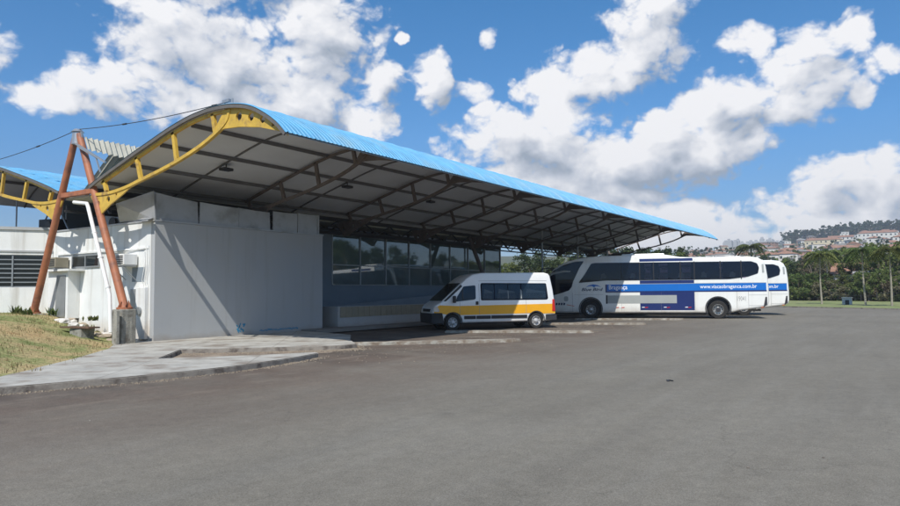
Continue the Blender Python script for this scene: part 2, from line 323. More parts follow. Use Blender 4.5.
def asphalt_mat():
    m = bpy.data.materials.new('asphalt'); m.use_nodes = True; nt = m.node_tree; N, L = nt.nodes, nt.links
    b = N['Principled BSDF']; b.inputs['Roughness'].default_value = .88; b.inputs['Specular IOR Level'].default_value = .25
    g = N.new('ShaderNodeNewGeometry'); P = g.outputs['Position']
    def nz(sc, det, mp=None, rough=.6):
        n = N.new('ShaderNodeTexNoise'); n.inputs['Scale'].default_value = sc; n.inputs['Detail'].default_value = det; n.inputs['Roughness'].default_value = rough
        if mp:
            q = N.new('ShaderNodeMapping'); q.inputs['Rotation'].default_value = (0, 0, mp[0]); q.inputs['Scale'].default_value = (mp[1], mp[2], 1); L.new(P, q.inputs[0]); L.new(q.outputs[0], n.inputs['Vector'])
        else: L.new(P, n.inputs['Vector'])
        return n.outputs[0]
    def rng(v, a, b_, c, d):
        r = N.new('ShaderNodeMapRange'); r.inputs['From Min'].default_value = a; r.inputs['From Max'].default_value = b_; r.inputs['To Min'].default_value = c; r.inputs['To Max'].default_value = d
        L.new(v, r.inputs['Value']); return r.outputs[0]
    def mix(f, c1, c2):
        x = N.new('ShaderNodeMix'); x.data_type = 'RGBA'; L.new(f, x.inputs[0])
        for s_, c in ((6, c1), (7, c2)):
            if isinstance(c, tuple): x.inputs[s_].default_value = (*c, 1)
            else: L.new(c, x.inputs[s_])
        return x.outputs[2]
    def mul(a, b_):
        x = N.new('ShaderNodeMath'); x.operation = 'MULTIPLY'; L.new(a, x.inputs[0])
        if isinstance(b_, float): x.inputs[1].default_value = b_
        else: L.new(b_, x.inputs[1])
        return x.outputs[0]
    c = mix(rng(nz(.16, 5), .35, .65, 0, 1), (.166, .151, .123), (.202, .186, .154))
    c = mix(rng(nz(.9, 6, (R(-42), .12, 1.0)), .45, .7, 0, .38), c, (.130, .120, .102))      # long sweeping worn lanes
    c = mix(rng(nz(2.2, 6, (R(-30), .1, 1.0)), .5, .72, 0, .35), c, (.215, .203, .176))
    # brown dirt spread along the kerb and the bays
    sx = N.new('ShaderNodeSeparateXYZ'); L.new(P, sx.inputs[0])
    kerb = rng(sx.outputs[1], 5.5, 11.4, 0, 1); kx = rng(sx.outputs[0], 46, 26, 0, 1)
    dirt = mul(mul(kerb, kx), rng(nz(.55, 7), .3, .6, .45, 1.0))
    c = mix(mul(dirt, .9), c, (.125, .094, .074))
    # oil darkening in the bays
    bay = mul(mul(rng(sx.outputs[1], 10.2, 12.5, 0, 1), rng(nz(.8, 6, (R(-25), 1, .35)), .42, .6, 0, 1)), .6)
    c = mix(bay, c, (.07, .058, .05))
    # pale dust patches
    c = mix(mul(mul(kerb, kx), rng(nz(1.3, 7, (R(-15), .5, 1.6)), .56, .68, 0, .6)), c, (.21, .172, .135))
    # crack seams and aggregate
    vo = N.new('ShaderNodeTexVoronoi'); vo.feature = 'DISTANCE_TO_EDGE'; vo.inputs['Scale'].default_value = .22
    wv = N.new('ShaderNodeVectorMath'); wv.operation = 'MULTIPLY_ADD'; nn = N.new('ShaderNodeTexNoise'); nn.inputs['Scale'].default_value = 1.3; nn.inputs['Detail'].default_value = 4
    L.new(P, nn.inputs['Vector']); L.new(nn.outputs['Color'], wv.inputs[0]); wv.inputs[1].default_value = (1.6, 1.6, 0); L.new(P, wv.inputs[2]); L.new(wv.outputs[0], vo.inputs['Vector'])
    c = mix(mul(rng(vo.outputs['Distance'], 0, .004, 1, 0), .25), c, (.05, .047, .042))
    ag = N.new('ShaderNodeTexVoronoi'); ag.inputs['Scale'].default_value = 130; L.new(P, ag.inputs['Vector'])
    agr = N.new('ShaderNodeSeparateColor'); L.new(ag.outputs['Color'], agr.inputs[0])
    k = N.new('ShaderNodeVectorMath'); k.operation = 'SCALE'; L.new(c, k.inputs[0]); L.new(rng(agr.outputs[0], 0, 1, .74, 1.26), k.inputs['Scale']); c = k.outputs[0]
    sp = N.new('ShaderNodeTexVoronoi'); sp.inputs['Scale'].default_value = 4.5; L.new(P, sp.inputs['Vector'])
    c = mix(rng(sp.outputs['Distance'], .03, .045, .35, 0), c, (.27, .255, .23))
    # fine mottling, dark drips and a few repaired patches
    k = N.new('ShaderNodeVectorMath'); k.operation = 'SCALE'; L.new(c, k.inputs[0]); L.new(rng(nz(6, 9, None, .75), .3, .7, .86, 1.14), k.inputs['Scale']); c = k.outputs[0]
    dv = N.new('ShaderNodeTexVoronoi'); dv.inputs['Scale'].default_value = .55; L.new(P, dv.inputs['Vector'])
    c = mix(rng(dv.outputs['Distance'], .03, .10, .3, 0), c, (.07, .062, .055))
    L.new(c, b.inputs['Base Color'])
    bp = N.new('ShaderNodeBump'); bp.inputs['Strength'].default_value = .35; bp.inputs['Distance'].default_value = .01; L.new(nz(90, 4), bp.inputs['Height']); L.new(bp.outputs[0], b.inputs['Normal'])
    return m

def leafmat(name, c0, c1, c2):
    m = bpy.data.materials.new(name); m.use_nodes = True; nt = m.node_tree; N, L = nt.nodes, nt.links; N.clear()
    out = N.new('ShaderNodeOutputMaterial'); g = N.new('ShaderNodeNewGeometry'); oi = N.new('ShaderNodeObjectInfo')
    cr = N.new('ShaderNodeValToRGB'); e = cr.color_ramp.elements; e[0].color = (*c0, 1); e[1].color = (*c2, 1); x = e.new(.5); x.color = (*c1, 1)
    L.new(g.outputs['Random Per Island'], cr.inputs[0])
    hs = N.new('ShaderNodeHueSaturation'); L.new(cr.outputs[0], hs.inputs['Color'])
    r1 = N.new('ShaderNodeMapRange'); r1.inputs['To Min'].default_value = .475; r1.inputs['To Max'].default_value = .52; L.new(oi.outputs['Random'], r1.inputs['Value']); L.new(r1.outputs[0], hs.inputs['Hue'])
    mu = N.new('ShaderNodeMath'); mu.operation = 'MULTIPLY'; mu.inputs[1].default_value = 7.31; L.new(oi.outputs['Random'], mu.inputs[0])
    fr = N.new('ShaderNodeMath'); fr.operation = 'FRACT'; L.new(mu.outputs[0], fr.inputs[0])
    r2 = N.new('ShaderNodeMapRange'); r2.inputs['To Min'].default_value = .7; r2.inputs['To Max'].default_value = 1.3; L.new(fr.outputs[0], r2.inputs['Value']); L.new(r2.outputs[0], hs.inputs['Value'])
    d = N.new('ShaderNodeBsdfDiffuse'); L.new(hs.outputs[0], d.inputs[0]); t = N.new('ShaderNodeBsdfTranslucent'); L.new(hs.outputs[0], t.inputs[0])
    mx = N.new('ShaderNodeMixShader'); mx.inputs[0].default_value = .4; L.new(d.outputs[0], mx.inputs[1]); L.new(t.outputs[0], mx.inputs[2]); L.new(mx.outputs[0], out.inputs[0]); return m

def grassmat():
    m = bpy.data.materials.new('dry_grass'); m.use_nodes = True; nt = m.node_tree; N, L = nt.nodes, nt.links
    b = N['Principled BSDF']; b.inputs['Roughness'].default_value = 1; b.inputs['Specular IOR Level'].default_value = 0
    g = N.new('ShaderNodeNewGeometry'); P = g.outputs['Position']
    n = N.new('ShaderNodeTexNoise'); n.inputs['Scale'].default_value = .55; n.inputs['Detail'].default_value = 8; n.inputs['Roughness'].default_value = .7; L.new(P, n.inputs['Vector'])
    cr = N.new('ShaderNodeValToRGB'); e = cr.color_ramp.elements
    e[0].position = .3; e[0].color = (.34, .22, .11, 1); e[1].position = .66; e[1].color = (.13, .17, .06, 1)
    for p, c in ((.38, (.44, .32, .17)), (.48, (.38, .31, .165)), (.56, (.25, .26, .115))):
        x = e.new(p); x.color = (*c, 1)
    L.new(n.outputs[0], cr.inputs[0])
    n2 = N.new('ShaderNodeTexNoise'); n2.inputs['Scale'].default_value = 14; n2.inputs['Detail'].default_value = 8; L.new(P, n2.inputs['Vector'])
    r = N.new('ShaderNodeMapRange'); r.inputs['From Min'].default_value = .3; r.inputs['From Max'].default_value = .7; r.inputs['To Min'].default_value = .6; r.inputs['To Max'].default_value = 1.35; L.new(n2.outputs[0], r.inputs['Value'])
    k = N.new('ShaderNodeVectorMath'); k.operation = 'SCALE'; L.new(cr.outputs[0], k.inputs[0]); L.new(r.outputs[0], k.inputs['Scale']); L.new(k.outputs[0], b.inputs['Base Color'])
    bp = N.new('ShaderNodeBump'); bp.inputs['Strength'].default_value = .7; bp.inputs['Distance'].default_value = .05; L.new(n2.outputs[0], bp.inputs['Height']); L.new(bp.outputs[0], b.inputs['Normal'])
    return m

MT = dict(
    asphalt=asphalt_mat(), grass=grassmat(),
    lawn=mat('lawn', (.17, .21, .07), .95, .35, 1.2, dirt=(.27, .26, .12), dscale=.3, dlo=.45, dhi=.65),
    hillground=mat('hill_ground', (.07, .085, .035), 1, .4, .05, dirt=(.2, .14, .09), dscale=.03, dlo=.55, dhi=.7),
    pave=mat('pavement', (.40, .385, .345), .9, .2, 1.6, .3, 30, dirt=(.22, .185, .15), dscale=1.1, dlo=.48, dhi=.66, joints=(R(48), 2.4, 1.8)),
    dirtpave=mat('dirty_drive', (.20, .155, .115), .95, .3, 1.2, .4, 25, dirt=(.3, .25, .19), dscale=2.2, dlo=.5, dhi=.65),
    kerb=mat('kerb_concrete', (.3, .27, .23), .9, .25, 2.5, .5, 30, dirt=(.12, .1, .085), dscale=2.5, dlo=.45, dhi=.62),
    rough=mat('rough_concrete', (.38, .36, .31), .95, .3, 4, .8, 25, dirt=(.2, .155, .115), dscale=3.5, dlo=.38, dhi=.62),
    ped=mat('old_concrete', (.3, .29, .25), .95, .25, 2.5, .6, 22, dirt=(.12, .105, .085), dscale=3, dlo=.52, dhi=.68, streak=((.1, .09, .075), 5, .52, .68, .6)),
    white=mat('white_render', (.74, .75, .735), .85, .05, 1.5, .12, 18, streak=((.42, .39, .34), 3.2, .52, .72, .6), splash=(.3, 1.2, (.42, .32, .22), .45)),
    greyw=mat('grey_blue_render', (.405, .42, .43), .85, .035, .7, .1, 18, dirt=(.40, .405, .40), dscale=.7, dlo=.45, dhi=.7, streak=((.30, .29, .27), 3.2, .55, .75, .4), splash=(0, .5, (.27, .22, .17), .55)),
    bluew=mat('blue_grey_paint', (.22, .265, .31), .8, .08, .7),
    tile=mat('beige_tile', (.28, .255, .19), .6, .1, 5, .1, 12),
    slab=mat('platform_slab', (.2, .19, .175), .85, .15, 1.2, .1, 20),
    roofblue=mat('blue_painted_sheet', (.12, .37, .60), .5, .14, 2.0, dirt=(.2, .38, .5), dscale=1.1, dlo=.45, dhi=.7, streak=((.1, .24, .36), 2.6, .52, .75, .55)),
    liner=mat('grey_liner', (.62, .635, .66), .75, .03, .5, dirt=(.54, .545, .56), dscale=.35, dlo=.45, dhi=.7),
    trim=mat('roof_edge_trim', (.13, .12, .11), .6, .15, 3),
    yellow=mat('yellow_paint', (.60, .39, .06), .55, .15, 3, dirt=(.33, .2, .07), dscale=3.5, dlo=.53, dhi=.72),
    brown=mat('brown_steel_paint', (.15, .12, .105), .6, .2, 3, dirt=(.11, .085, .07), dscale=2, dlo=.5, dhi=.7),
    purlin=mat('dark_purlin_paint', (.13, .125, .125), .6, .15, 3),
    rust=mat('rust_red_pipe', (.37, .135, .065), .6, .15, 3, .1, 20, dirt=(.2, .085, .055), dscale=2.5, dlo=.5, dhi=.68, streak=((.36, .17, .1), 4, .58, .75, .6)),
    zinc=mat('zinc_sheet', (.44, .45, .46), .42, .1, 1.2, .08, 4, metal=.35, dirt=(.3, .3, .29), dscale=1.4, dlo=.52, dhi=.7),
    fibre=mat('weathered_corrugated', (.4, .39, .33), .7, .15, 2.5, dirt=(.24, .23, .19), dscale=2, dlo=.5, dhi=.7),
    pvc=mat('white_pvc', (.78, .78, .76), .4, .04, 3),
    steel=mat('galvanised', (.4, .41, .42), .4, .1, 5, metal=.6),
    dark=mat('dark_metal', (.035, .035, .04), .5, .2, 4),
    alum=mat('aluminium_frame', (.3, .32, .33), .4, .08, 4, metal=.4),
    black=mat('black_plastic', (.018, .018, .02), .5, .2, 5),
    tyre=mat('tyre_rubber', (.022, .021, .02), .85, .3, 8),
    rim=mat('wheel_rim', (.42, .42, .41), .35, .15, 8, metal=.55),
    hubcap=mat('silver_hubcap', (.5, .5, .5), .4, .1, 8, metal=.25),
    buswhite=mat('bus_white_paint', (.80, .80, .76), .28, .03, 1.5, coat=.5, streak=((.60, .56, .48), 2.3, .5, .75, .4), splash=(.2, 1.0, (.36, .30, .24), .5)),
    vanwhite=mat('van_white_paint', (.80, .80, .78), .3, .03, 2, coat=.5, splash=(.1, .8, (.34, .29, .23), .45)),
    orange=mat('orange_stripe', (.86, .41, .012), .35, .06, 2, coat=.3, splash=(.2, 1.0, (.4, .27, .12), .35)),
    navy=mat('navy_livery', (.009, .022, .125), .3, .06, 2, coat=.5),
    bandblue=mat('blue_livery', (.003, .14, .52), .32, .04, 2, coat=.4),
    busgrey=mat('grey_livery_panel', (.34, .36, .35), .5, .05, 2),
    interior=mat('painted_dark_interior', (.01, .013, .024), .9, .3, 2, spec=0),  # shade of the vehicle insides put into the colour
    curtain=mat('mauve_curtain', (.5, .38, .5), .9, .2, 12),
    letter=mat('white_lettering', (.8, .82, .85), .5, .02, 2),
    letterd=mat('dark_lettering', (.03, .04, .09), .5, .02, 2),
    letterg=mat('grey_lettering', (.25, .25, .25), .5, .02, 2),
    red=mat('red_lamp', (.55, .015, .012), .25, .05, 3, coat=.6),
    amber=mat('amber_lamp', (.6, .13, .02), .3, .05, 3),
    clear=mat('lamp_glass', (.5, .5, .5), .15, .1, 3, metal=.5),
    glassbus=glassmat('tinted_bus_glass', (.01, .018, .045), .01, .35, .8),
    glassvan=glassmat('tinted_van_glass', (.03, .06, .10), .01, .3, .85),
    glasshall=mat('hall_glass', (.10, .14, .145), .03, .25, .5, ior=2.3, spec=.5),
    glassdark=mat('dark_pane', (.02, .026, .03), .06, .2, 2, ior=1.8),
    bark=mat('bark', (.16, .13, .1), .95, .3, 3),
    palmbark=mat('palm_bark', (.3, .27, .22), .95, .25, 2),
    rubble=mat('pale_rubble', (.6, .57, .53), .9, .2, 6, .3, 20),
    sand=mat('sandy_rubble', (.34, .28, .21), .95, .2, 6, .5, 20),
    scrib=mat('blue_spray_paint', (.03, .24, .42), .7, .3, 20),
    wood=mat('brown_board', (.12, .07, .045), .9, .2, 5),
    terracotta=mat('terracotta_roof', (.29, .16, .11), .9, .25, .6),
    greyroof=mat('grey_fibre_roof', (.3, .29, .28), .9, .2, .6),
    hw1=mat('house_white', (.62, .6, .56), .9, .08, .5), hw2=mat('house_cream', (.56, .49, .35), .9, .08, .5), hw3=mat('house_grey', (.42, .42, .42), .9, .1, .5), hw4=mat('house_brick', (.33, .19, .13), .9, .15, .5),
    leafA=leafmat('leaf_green', (.07, .10, .035), (.12, .155, .055), (.2, .235, .085)),
    leafB=leafmat('leaf_dark', (.034, .055, .028), (.055, .08, .038), (.09, .115, .052)),
    leafC=leafmat('leaf_light', (.06, .085, .02), (.11, .15, .03), (.2, .23, .05)),
    leafD=leafmat('leaf_olive', (.11, .105, .065), (.16, .15, .09), (.24, .21, .14)),
    blade=leafmat('grass_blade', (.22, .17, .085), (.33, .28, .14), (.15, .2, .07)),
)

# ------------------------------------------------------------------ ground
GZ = -.09                       # level of the asphalt yard
K = 1.0563
FA, FB = G(900, 309.8, GZ), G(795, 307.4, GZ)
fdir = (FB - FA).normalized(); fn = V(fdir.y, -fdir.x, 0)
FAR = [FA - fdir * 130, FA - fdir * 10, FA, FB, FB + fdir * 90]
b = MB(); b.face([p for p in FAR] + [V(FAR[-1].x - 30, 130, GZ), V(-60, 90, GZ), V(-90, -30, GZ)]); struct(b.build('asphalt_yard', MT['asphalt']))
# far kerb + verge of short grass
b = MB()
for p, q in zip(FAR, FAR[1:]): b.bar(p + fn * .08 + V(0, 0, .02), q + fn * .08 + V(0, 0, .02), .16, .14)
struct(b.build('far_kerb', MT['kerb']))

def hill_h(az):
    d = math.degrees(az)
    pts = [(-180, 26), (-120, 34), (-60, 20), (-20, 26), (-5, 38), (3, 38), (7, 34), (11, 32), (16, 30), (22, 29), (30, 30), (45, 28), (90, 18), (180, 26)]
    for (a, h), (a2, h2) in zip(pts, pts[1:]):
        if a <= d <= a2: return h + (h2 - h) * (d - a) / (a2 - a)
    return 26
def terr(x, y):
    r = sqrt(x * x + y * y); az = atan2(y, x)
    if r < 110: return -.2
    H = hill_h(az)
    t = min(1, (r - 110) / 880); s = t ** 1.25
    z = H * 1.78 * s
    z += mnoise.noise(V(x * .006, y * .006, 0)) * 4 * min(1, (r - 110) / 300)
    if r > 1100: z -= (r - 1100) * .03
    if r > 2500: z = -30
    return z - .2
b = MB(); radii = [0, 60, 100, 110, 120, 135, 150, 170, 195, 225, 260, 300, 345, 395, 450, 510, 570, 640, 720, 800, 880, 970, 1100, 1400, 2500, 5000]
rings = []
for r in radii:
    if r == 0: rings.append([b.bm.verts.new((0, 0, -.2))]); continue
    rings.append([b.bm.verts.new((r * cos(k * pi / 120), r * sin(k * pi / 120), terr(r * cos(k * pi / 120), r * sin(k * pi / 120)))) for k in range(240)])
for k in range(240): b.bm.faces.new((rings[0][0], rings[1][k], rings[1][(k + 1) % 240]))
for a, c in zip(rings[1:], rings[2:]):
    for k in range(240): b.bm.faces.new((a[k], c[k], c[(k + 1) % 240], a[(k + 1) % 240]))
struct(b.build('terrain', MT['hillground'], smooth=60))
b = MB()
pts = [p + fn * .17 for p in FAR]; pt2 = [p + fn * 26 for p in FAR]
N_ = 40
for i in range(N_):
    pass
b.face([p + V(0, 0, .07) for p in pts] + [p + V(0, 0, .12) for p in pt2[::-1]])
struct(b.build('grass_verge', MT['lawn']))

# sidewalk in front of the block (curved nose, with the dropped drive cut out of it)
SW = .04
def sub(pts, n=6):
    """smooth a polyline"""
    out = []
    P = [pts[0]] + pts + [pts[-1]]
    for i in range(1, len(P) - 2):
        for k in range(n):
            t = k / n; a, b_, c, d = P[i - 1], P[i], P[i + 1], P[i + 2]
            out.append(.5 * ((2 * b_) + (c - a) * t + (2 * a - 5 * b_ + 4 * c - d) * t * t + (3 * b_ - a - 3 * c + d) * t ** 3))
    out.append(P[-2]); return out
curb = sub([V(-9, 15.2, 0), V(0, 13.3, 0), V(5.16, 12.32, 0), V(7.25, 11.82, 0), V(9.33, 11.66, 0), V(11.08, 11.95, 0), V(12.3, 12.3, 0)])
curb = [p * K for p in curb]
nose = [V(12.42, 12.42, 0) * K, V(12.35, 12.58, 0) * K]
inner = [G(262, 354.8, SW), G(158.6, 358.5, SW), G(181, 349.3, SW)]
inner2 = sub([G(181, 349.3, SW), G(250, 347.8, SW), G(330, 345.8, SW), G(357, 344, SW)], 4)
rest = [G(350, 339.5, SW), V(19.2, 17.5, 0), V(20.5, 21.5, 0), V(13, 22.5, 0), V(10.99, 19.5, 0), V(8.8, 17.2, 0), V(6.1, 14.7, 0), V(3, 14.9, 0), V(-9, 17.8, 0)]
poly = [V(p.x, p.y, GZ - .02) for p in curb + nose + inner[:2] + inner2 + rest]
b = MB(); b.prism(poly, (0, 0, SW - GZ + .02))
bmesh.ops.bevel(b.bm, geom=[e for e in b.bm.edges if all(v.co.z > .03 for v in e.verts)], offset=.02, segments=2, affect='EDGES')
sw = struct(b.build('sidewalk', [MT['pave'], MT['kerb']]))
for p in sw.data.polygons:
    if abs(p.normal.z) < .5: p.material_index = 1
# the dropped, dirt covered drive
b = MB(); dp = [G(u, v, GZ) for u, v in ((150, 361), (181, 347.2), (250, 346), (338, 344.2), (362, 344), (330, 353), (262, 356))]
b.face([V(p.x, p.y, GZ + .006) for p in dp]); struct(b.build('dirt_drive', MT['dirtpave']))
# litter of dirt along the kerb foot
b = MB()
rr = random.Random(5)
for k in range(900):
    i = rr.randrange(len(curb) - 1); t = rr.random(); p = curb[i].lerp(curb[i + 1], t)
    d = abs(rr.gauss(0, .12)) + .01; s_ = rr.uniform(.006, .022)
    b.box((p.x + rr.gauss(0, .05), p.y - d, GZ + s_ * .4), (s_, s_ * rr.uniform(.6, 1.4), s_), rr.random() * 3)
for k in range(500):
    x = rr.uniform(12, 40); y = rr.gauss(12.4, 1.3); s_ = rr.uniform(.008, .022)
    b.box((x, y, GZ + s_ * .3), (s_, s_, s_ * .8), rr.random() * 3)
edge2 = inner2 + [G(350, 339.5, SW)]
for k in range(1500):
    i = rr.randrange(len(edge2) - 1); p = edge2[i].lerp(edge2[i + 1], rr.random()); s_ = rr.uniform(.008, .026)
    b.box((p.x - abs(rr.gauss(0, .22)), p.y - abs(rr.gauss(0, .3)) - .03, GZ + .006 + s_ * .3), (s_, s_ * rr.uniform(.6, 1.3), s_ * .8), rr.random() * 3)
tag(b.build('gravel', MT['sand']), 'loose grit and small stones scattered along the kerb', 'gravel', kind='stuff')

# grass mound
def mound_d(x, y):
    d1 = (x - 10.99) * -.743 + (y - 19.5) * .669
    d2 = (x - 6.1) * .24 + (y - 14.75) * .97
    return min(d1, d2)
def mound_z(x, y):
    d = mound_d(x, y); t = max(0, min(1, d / 4.4)); s = t * t * (3 - 2 * t)
    w = max(0, min(1, d / 1.0))
    return .028 + .91 * s + w * (.05 * mnoise.noise(V(x * .9, y * .9, 3)) + .02 * mnoise.noise(V(x * 3, y * 3, 9)))
b = MB(); nx, ny = 120, 110; gr = {}
for i in range(nx):
    for j in range(ny):
        x, y = -16 + i * .26, 14 + j * .2
        if mound_d(x, y) > -.45 and x < 14.2: gr[i, j] = b.bm.verts.new((x, y, mound_z(x, y)))
for (i, j) in list(gr):
    q = [(i, j), (i + 1, j), (i + 1, j + 1), (i, j + 1)]
    if all(k in gr for k in q): b.bm.faces.new([gr[k] for k in q])
struct(b.build('grass_mound', MT['grass'], smooth=80))
b = MB(); rr = random.Random(11)
for k in range(9000):
    x = rr.uniform(3, 13.4); y = rr.uniform(15, 28.5)
    d = mound_d(x, y)
    if d < -.12: continue
    if d < .06 and rr.random() < .5: continue
    nzv = mnoise.noise(V(x * .8, y * .8, 1))
    if nzv < rr.uniform(-.6, .35): continue
    z = mound_z(x, y); h = rr.uniform(.03, .09) * (1.2 + nzv); a = rr.random() * pi; w = rr.uniform(.006, .014)
    lx, ly = rr.gauss(0, .025), rr.gauss(0, .025)
    b.face([V(x - cos(a) * w, y - sin(a) * w, z - .01), V(x + cos(a) * w, y + sin(a) * w, z - .01), V(x + lx, y + ly, z + h)])
tag(b.build('grass_tufts', MT['blade']), 'short dry yellowish grass blades on the mound', 'grass', kind='stuff')

# ------------------------------------------------------------------ canopies
RP = [(23.33, 5.37), (22.5, 5.66), (21.67, 5.91), (20.8, 6.17), (19.97, 6.4), (18.9, 6.7), (17.91, 6.92), (17.2, 7.01), (16.72, 7.04), (15.96, 7.01), (15.18, 6.87), (14.56, 6.61), (13.95, 6.22), (13.58, 5.87)]
def dense(p, n=3):
    q = sub([V(a, b_, 0) for a, b_ in p], n); return [(v.x, v.y) for v in q]
RPD = dense(RP, 3)
def offp(prof, d):
    out = []
    for i, (a, c) in enumerate(prof):
        a0, c0 = prof[max(i - 1, 0)]; a1, c1 = prof[min(i + 1, len(prof) - 1)]
        dy, dz = a1 - a0, c1 - c0; l = sqrt(dy * dy + dz * dz)
        # normal pointing down/inwards
        n1 = (dz / l, -dy / l)
        if n1[1] > 0: n1 = (-n1[0], -n1[1])
        out.append((a + n1[0] * d, c + n1[1] * d))
    return out
X0, SP, XE = 12.5, 6.06, 60.6
CY = 24.37
def roofz(y, prof=RPD):
    for (a, c), (a2, c2) in zip(prof, prof[1:]):
        if a >= y >= a2: return c + (c2 - c) * (a - y) / (a - a2)
    return prof[-1][1]
def canopy(mirror, label, grp_truss):
    my = (lambda y: 2 * CY - y) if mirror else (lambda y: y)
    root = thing('boarding_canopy', label, 'canopy', (X0, my(18.5), 0))
    mp = lambda pr: [(my(a), c) for a, c in pr]
    # corrugated sheet
    b = MB(); prof = RPD; xs = []; x = X0 - .16; k = 0
    while x < XE:
        for dx, h in ((0, 0), (.05, 0), (.065, .016), (.1, .016), (.115, 0)): xs.append((x + dx, h + (.014 if k % 6 == 0 and h > 0 else 0)))
        x += .17; k += 1
    up = offp(prof, -1.0); prev = None; top = []
    for (x, h) in xs:
        row = [b.bm.verts.new((x, my(a + (ua - a) * h), c + (uc - c) * h)) for (a, c), (ua, uc) in zip(prof, up)]
        if prev:
            for i in range(len(row) - 1): b.bm.faces.new((prev[i], row[i], row[i + 1], prev[i + 1]))
        prev = row
    b.build('roof_sheet', MT['roofblue'], root)
    # eave and gable trim, ceiling liner
    b = MB(); lin = mp(offp(prof, .055)); pa = pb = None
    for x in [X0 - .1 + i * (XE - X0 - .0) / 32 for i in range(33)]:
        row = [b.bm.verts.new((x, a, c)) for a, c in lin]
        if pa:
            for i in range(len(row) - 1): b.bm.faces.new((pa[i], row[i], row[i + 1], pa[i + 1]))
        pa = row
    b.build('ceiling_liner', MT['liner'], root, smooth=40)
    for xg in (X0 - .12, XE - .1):
        b = MB(); b.sweep_yz(mp(offp(prof, .06)), .05, .11, xg); b.build('gable_trim', MT['trim'], root)
    # purlins and half rafters
    for y in (15.1, 16.6, 18.1, 19.7, 21.35, 22.8):
        b = MB(); z = roofz(y) - .115; b.bb(X0 + .2, XE - .1, my(y) - .045, my(y) + .045, z - .06, z + .05); b.build('purlin', MT['purlin'], root)
    pr = None
    for k in range(8):
        x = X0 + SP * (k + .5)
        if pr is None:
            b = MB(); b.sweep_yz(mp(offp(prof, .085)), .05, .05, x); r0 = pr = b.build('rafter', MT['purlin'], root)
        else:
            c = pr.copy(); COL.objects.link(c); c.location.x += SP * k
    # truss
    def truss(m, x):
        b = MB(); uc = offp(prof, .17); b.sweep_yz(mp([p for p in uc[2:-1] if p[0] > 15.95]), .1, .085, x)
        lc = dense([(23.3, 5.05), (22.25, 5.03), (21.3, 5.12), (20.5, 5.27), (18.89, 5.58), (17.41, 5.98), (16.48, 6.37), (16.13, 6.62), (16.05, 6.82)], 3)
        b.sweep_yz(mp(lc), .11, .1, x)
        t = b.build('truss', m, root)
        for (y1, z1, y2, z2) in ((22.63, 5.5, 22.44, 5.1), (20.69, 6.05, 20.44, 5.32), (18.73, 6.6, 18.54, 5.7), (16.81, 6.86, 16.68, 6.32)):
            b = MB(); b.bar((x, my(y1), z1), (x, my(y2), z2), .13, .1, (1, 0, 0)); b.build('post', m, t)
        top = [p for p in offp(prof, .09) if 13.62 < p[0] < 16.25]
        bot = [(13.66, 5.88), (14.15, 6.02), (14.76, 6.19), (15.6, 6.32), (16.26, 6.36), (16.8, 6.28)]
        holed_plate([(my(a), c) for a, c in top + bot], [(my(y), z, r) for y, z, r in ((15.62, 6.62, .125), (15.1, 6.53, .12), (14.62, 6.385, .105), (14.2, 6.185, .06))], x, .06).build('end_plate', m, t)
        gp = ((23.42, 5.0), (22.3, 4.98), (21.3, 5.06), (20.85, 5.17), (21.8, 4.83), (22.5, 4.5), (22.95, 4.3), (23.1, 4.36))
        gp = ((23.42, 5.02), (22.3, 5.0), (21.3, 5.1), (20.7, 5.26), (21.4, 4.93), (22.2, 4.62), (22.75, 4.34), (22.9, 4.36))
        holed_plate([(my(a), c) for a, c in gp], [(my(y), z, r) for y, z, r in ((22.92, 4.72, .10), (22.3, 4.82, .10), (21.82, 4.95, .055))], x, .05).build('gusset', m, t)
        return t
    y0 = truss(MT['yellow'], X0); y0['label'] = 'yellow painted end truss with round holes'
    t1 = truss(MT['brown'], X0 + SP)
    for k in range(2, 9 if not mirror else 5):
        c = t1.copy(); COL.objects.link(c); c.location.x += SP * (k - 1)
        for ch in t1.children: d = ch.copy(); COL.objects.link(d); d.parent = c
    # lamps under the ceiling
    if not mirror:
        l0 = None
        for (x, y) in ((15.6, 20.2), (21.6, 19.9), (27.7, 19.9)):
            z = roofz(y) - .2
            b = MB(); b.box((x, y, z - .08), (.42, .3, .1), None, .02); b.tube((x, y, z - .05), (x, y, z + .16), .02); b.build('flood_lamp', MT['dark'], root)
    # valley beam carrying the truss roots
    b = MB(); yb = my(23.35)
    b.bb(X0 + .1, XE - .1, yb - .06, yb + .06, 5.12, 5.3); b.bb(X0 + .1, XE - .1, yb - .05, yb + .05, 4.62, 4.7)
    x = X0 + .2; s_ = 0
    while x < XE - 1.1:
        b.bar((x, yb, 4.66 if s_ else 5.15), (x + 1.0, yb, 5.15 if s_ else 4.66), .05, .05); x += 1.0; s_ ^= 1
    b.build('lattice_beam', MT['dark'], root)
    return root
canopy(False, 'long arched canopy with bright blue sheet roof and yellow end truss over the bays', None)
canopy(True, 'second blue roofed canopy behind the first, only its yellow truss showing at far left', None)

b = MB(); b.bb(X0 + .1, XE, 23.42, 25.32, 5.05, 5.1); b.bb(X0 + .1, XE, 23.42, 23.46, 5.1, 5.3); b.bb(X0 + .1, XE, 25.28, 25.32, 5.1, 5.3)
tag(b.build('valley_gutter', MT['fibre']), 'wide metal gutter in the valley between the two blue canopies', 'gutter')
